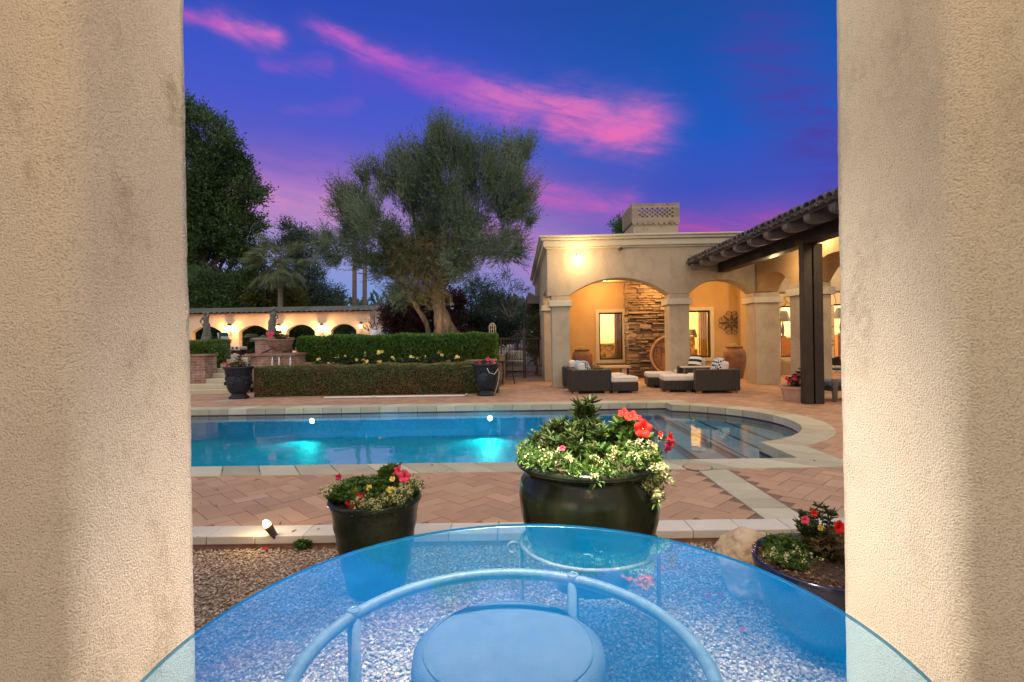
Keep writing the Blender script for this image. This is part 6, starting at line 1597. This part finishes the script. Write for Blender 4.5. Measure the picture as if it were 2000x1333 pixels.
# ------------------------------------------------------------------ gate between the hedge and the house
GY = 18.3
gt = empty('iron_gate', (at(1020, 700, GY).x, GY, 0), 0, 'ornate brown wrought iron double gate between hedge and house', 'gate')
def gx(px): return at(px, 690, GY).x
def gzz(py): return at(1020, py, GY).z
zr1, zr0, zp = gzz(663), .06, gzz(640)
for px in (979, 1022.5, 1025.5, 1063):
    top_ = zr1+.08 if px in (979, 1063) else gzz(642)
    MB().box(gx(px)-.025, gx(px)+.025, GY-.025, GY+.025, 0, top_).build('stile', m_rust, gt, True)
for a, b_, side in ((979, 1022, 1), (1026, 1063, -1)):
    mb = MB(); x0, x1 = gx(a), gx(b_)
    for z in (zr0, .42, zr1): mb.box(x0+.026, x1-.026, GY-.015, GY+.015, z, z+.03)
    nbar = 8
    for i in range(1, nbar):
        x = x0+(x1-x0)*i/nbar; mb.tube([(x, GY, .451), (x, GY, zr1-.001)], .009, 5)
    cxm, czm = (x0+x1)/2, (.45+zr1)/2
    for s in (-1, 1):
        for t in (-1, 1): mb.tube([(cxm+p_[0]*s, GY-.02, czm+.12*t+p_[2]*t) for p_ in spiral(.09, .06, .09, PI, 1.2, 1)], .011, 5)
    mb.tube([(cxm-.15, GY-.02, czm), (cxm, GY-.02, czm+.32), (cxm+.15, GY-.02, czm), (cxm, GY-.02, czm-.32)], .011, 5, closed=True)
    mb.tube([(x0+.05, GY, .12), (x0+.15, GY, .25), (cxm, GY, .14), (x1-.15, GY, .25), (x1-.05, GY, .12)], .010, 5)
    pts = [(x0+(x1-x0)*i/10, GY, zr1+.03+(gzz(648)-zr1)*(i/10 if side > 0 else 1-i/10)**2.2) for i in range(11)]
    mb.tube(pts, .014, 6)
    for i in range(1, 8):
        x, _, z = pts[i+1 if side > 0 else i]; mb.tube([(x, GY, zr1+.031), (x, GY, z)], .008, 5)
    mb.build('leaf', m_rust, gt, True)
mb = MB()
for s in (-1, 1): mb.tube([(gx(1024)+p_[0]*s, GY, gzz(650)+p_[2]) for p_ in spiral(.14, .02, .14, PI, 1.3, 1)], .012, 5)
mb.tube([(gx(1024), GY, zr1), (gx(1024), GY, gzz(632))], [.02, .004], 6); mb.build('finial', m_rust, gt, True)
p = at(962, 658, 16.9); o = empty('lattice_obelisk', (p.x, 16.95, .8), 0, 'pale domed lattice plant tower at the end of the green hedge', 'garden ornament'); zt = at(962, 631, 16.9).z-.8
mb = MB(); R_ = .11
for k in range(10): a = 2*PI*k/10; mb.tube([(R_*math.cos(a), R_*math.sin(a), 0), (R_*math.cos(a), R_*math.sin(a), zt-.1), (R_*.55*math.cos(a), R_*.55*math.sin(a), zt-.02), (0, 0, zt)], .009, 5)
for i in range(9): z = (zt-.1)*(i+1)/9; mb.tube([(R_*math.cos(t), R_*math.sin(t), z) for t in [2*PI*j/20 for j in range(20)]], .009, 5, closed=True)
mb.build('lattice', m_bench, o)
g = gz(1002, 750); zt = at(1000, 706, g.y).z
o = empty('side_table', (g.x-.2, g.y+.05, 0), 0, 'small black iron table standing before the gate', 'table')
MB().lathe([(.0001, zt-.03), (.32, zt-.03), (.32, zt), (.0001, zt)], n=28, capb=False).build('top', m_iron, o)
for k in range(3):
    a = k*2*PI/3; MB().tube([(.22*math.cos(a), .22*math.sin(a), zt-.03), (.18*math.cos(a), .18*math.sin(a), .35), (.25*math.cos(a), .25*math.sin(a), .0)], .016, 6).build('leg', m_iron, o)
p = at(1008, 712, 22); o = empty('outdoor_sofa', (at(1002, 700, 22).x, 22, 0), 0, 'white cushioned outdoor sofa beyond the iron gate', 'sofa'); za = at(1002, 686, 22).z
MB().box(-.75, .55, -.1, .6, .05, .32).build('frame', m_steel, o); MB().box(-.73, .53, -.1, .45, .33, .48).build('seat_cushion', m_cushion, o, bevel=.05)
for i in range(2): MB().box(-.72+.63*i, -.11+.63*i, .40, .58, .49, za).build('back_cushion', m_cushion, o, bevel=.06)

# a few fallen leaves on the stone
P, D = [], []
for i in range(46):
    x, y = rnd.uniform(-3.2, 3.2), (rnd.uniform(Y_CURB0, YN-.05) if i % 3 else rnd.uniform(Y_CURB0, Y_CURB1))
    P.append((x, y, .012)); a = rnd.uniform(0, 2*PI); D.append((math.cos(a), math.sin(a), .12))
tag(leaves('fallen_leaves', P, D, rng.uniform(.02, .05, 46), rng.uniform(.008, .016, 46), m_dry, full=True), 'small dry leaves scattered on the curb and near pavers', 'leaves', kind='stuff')
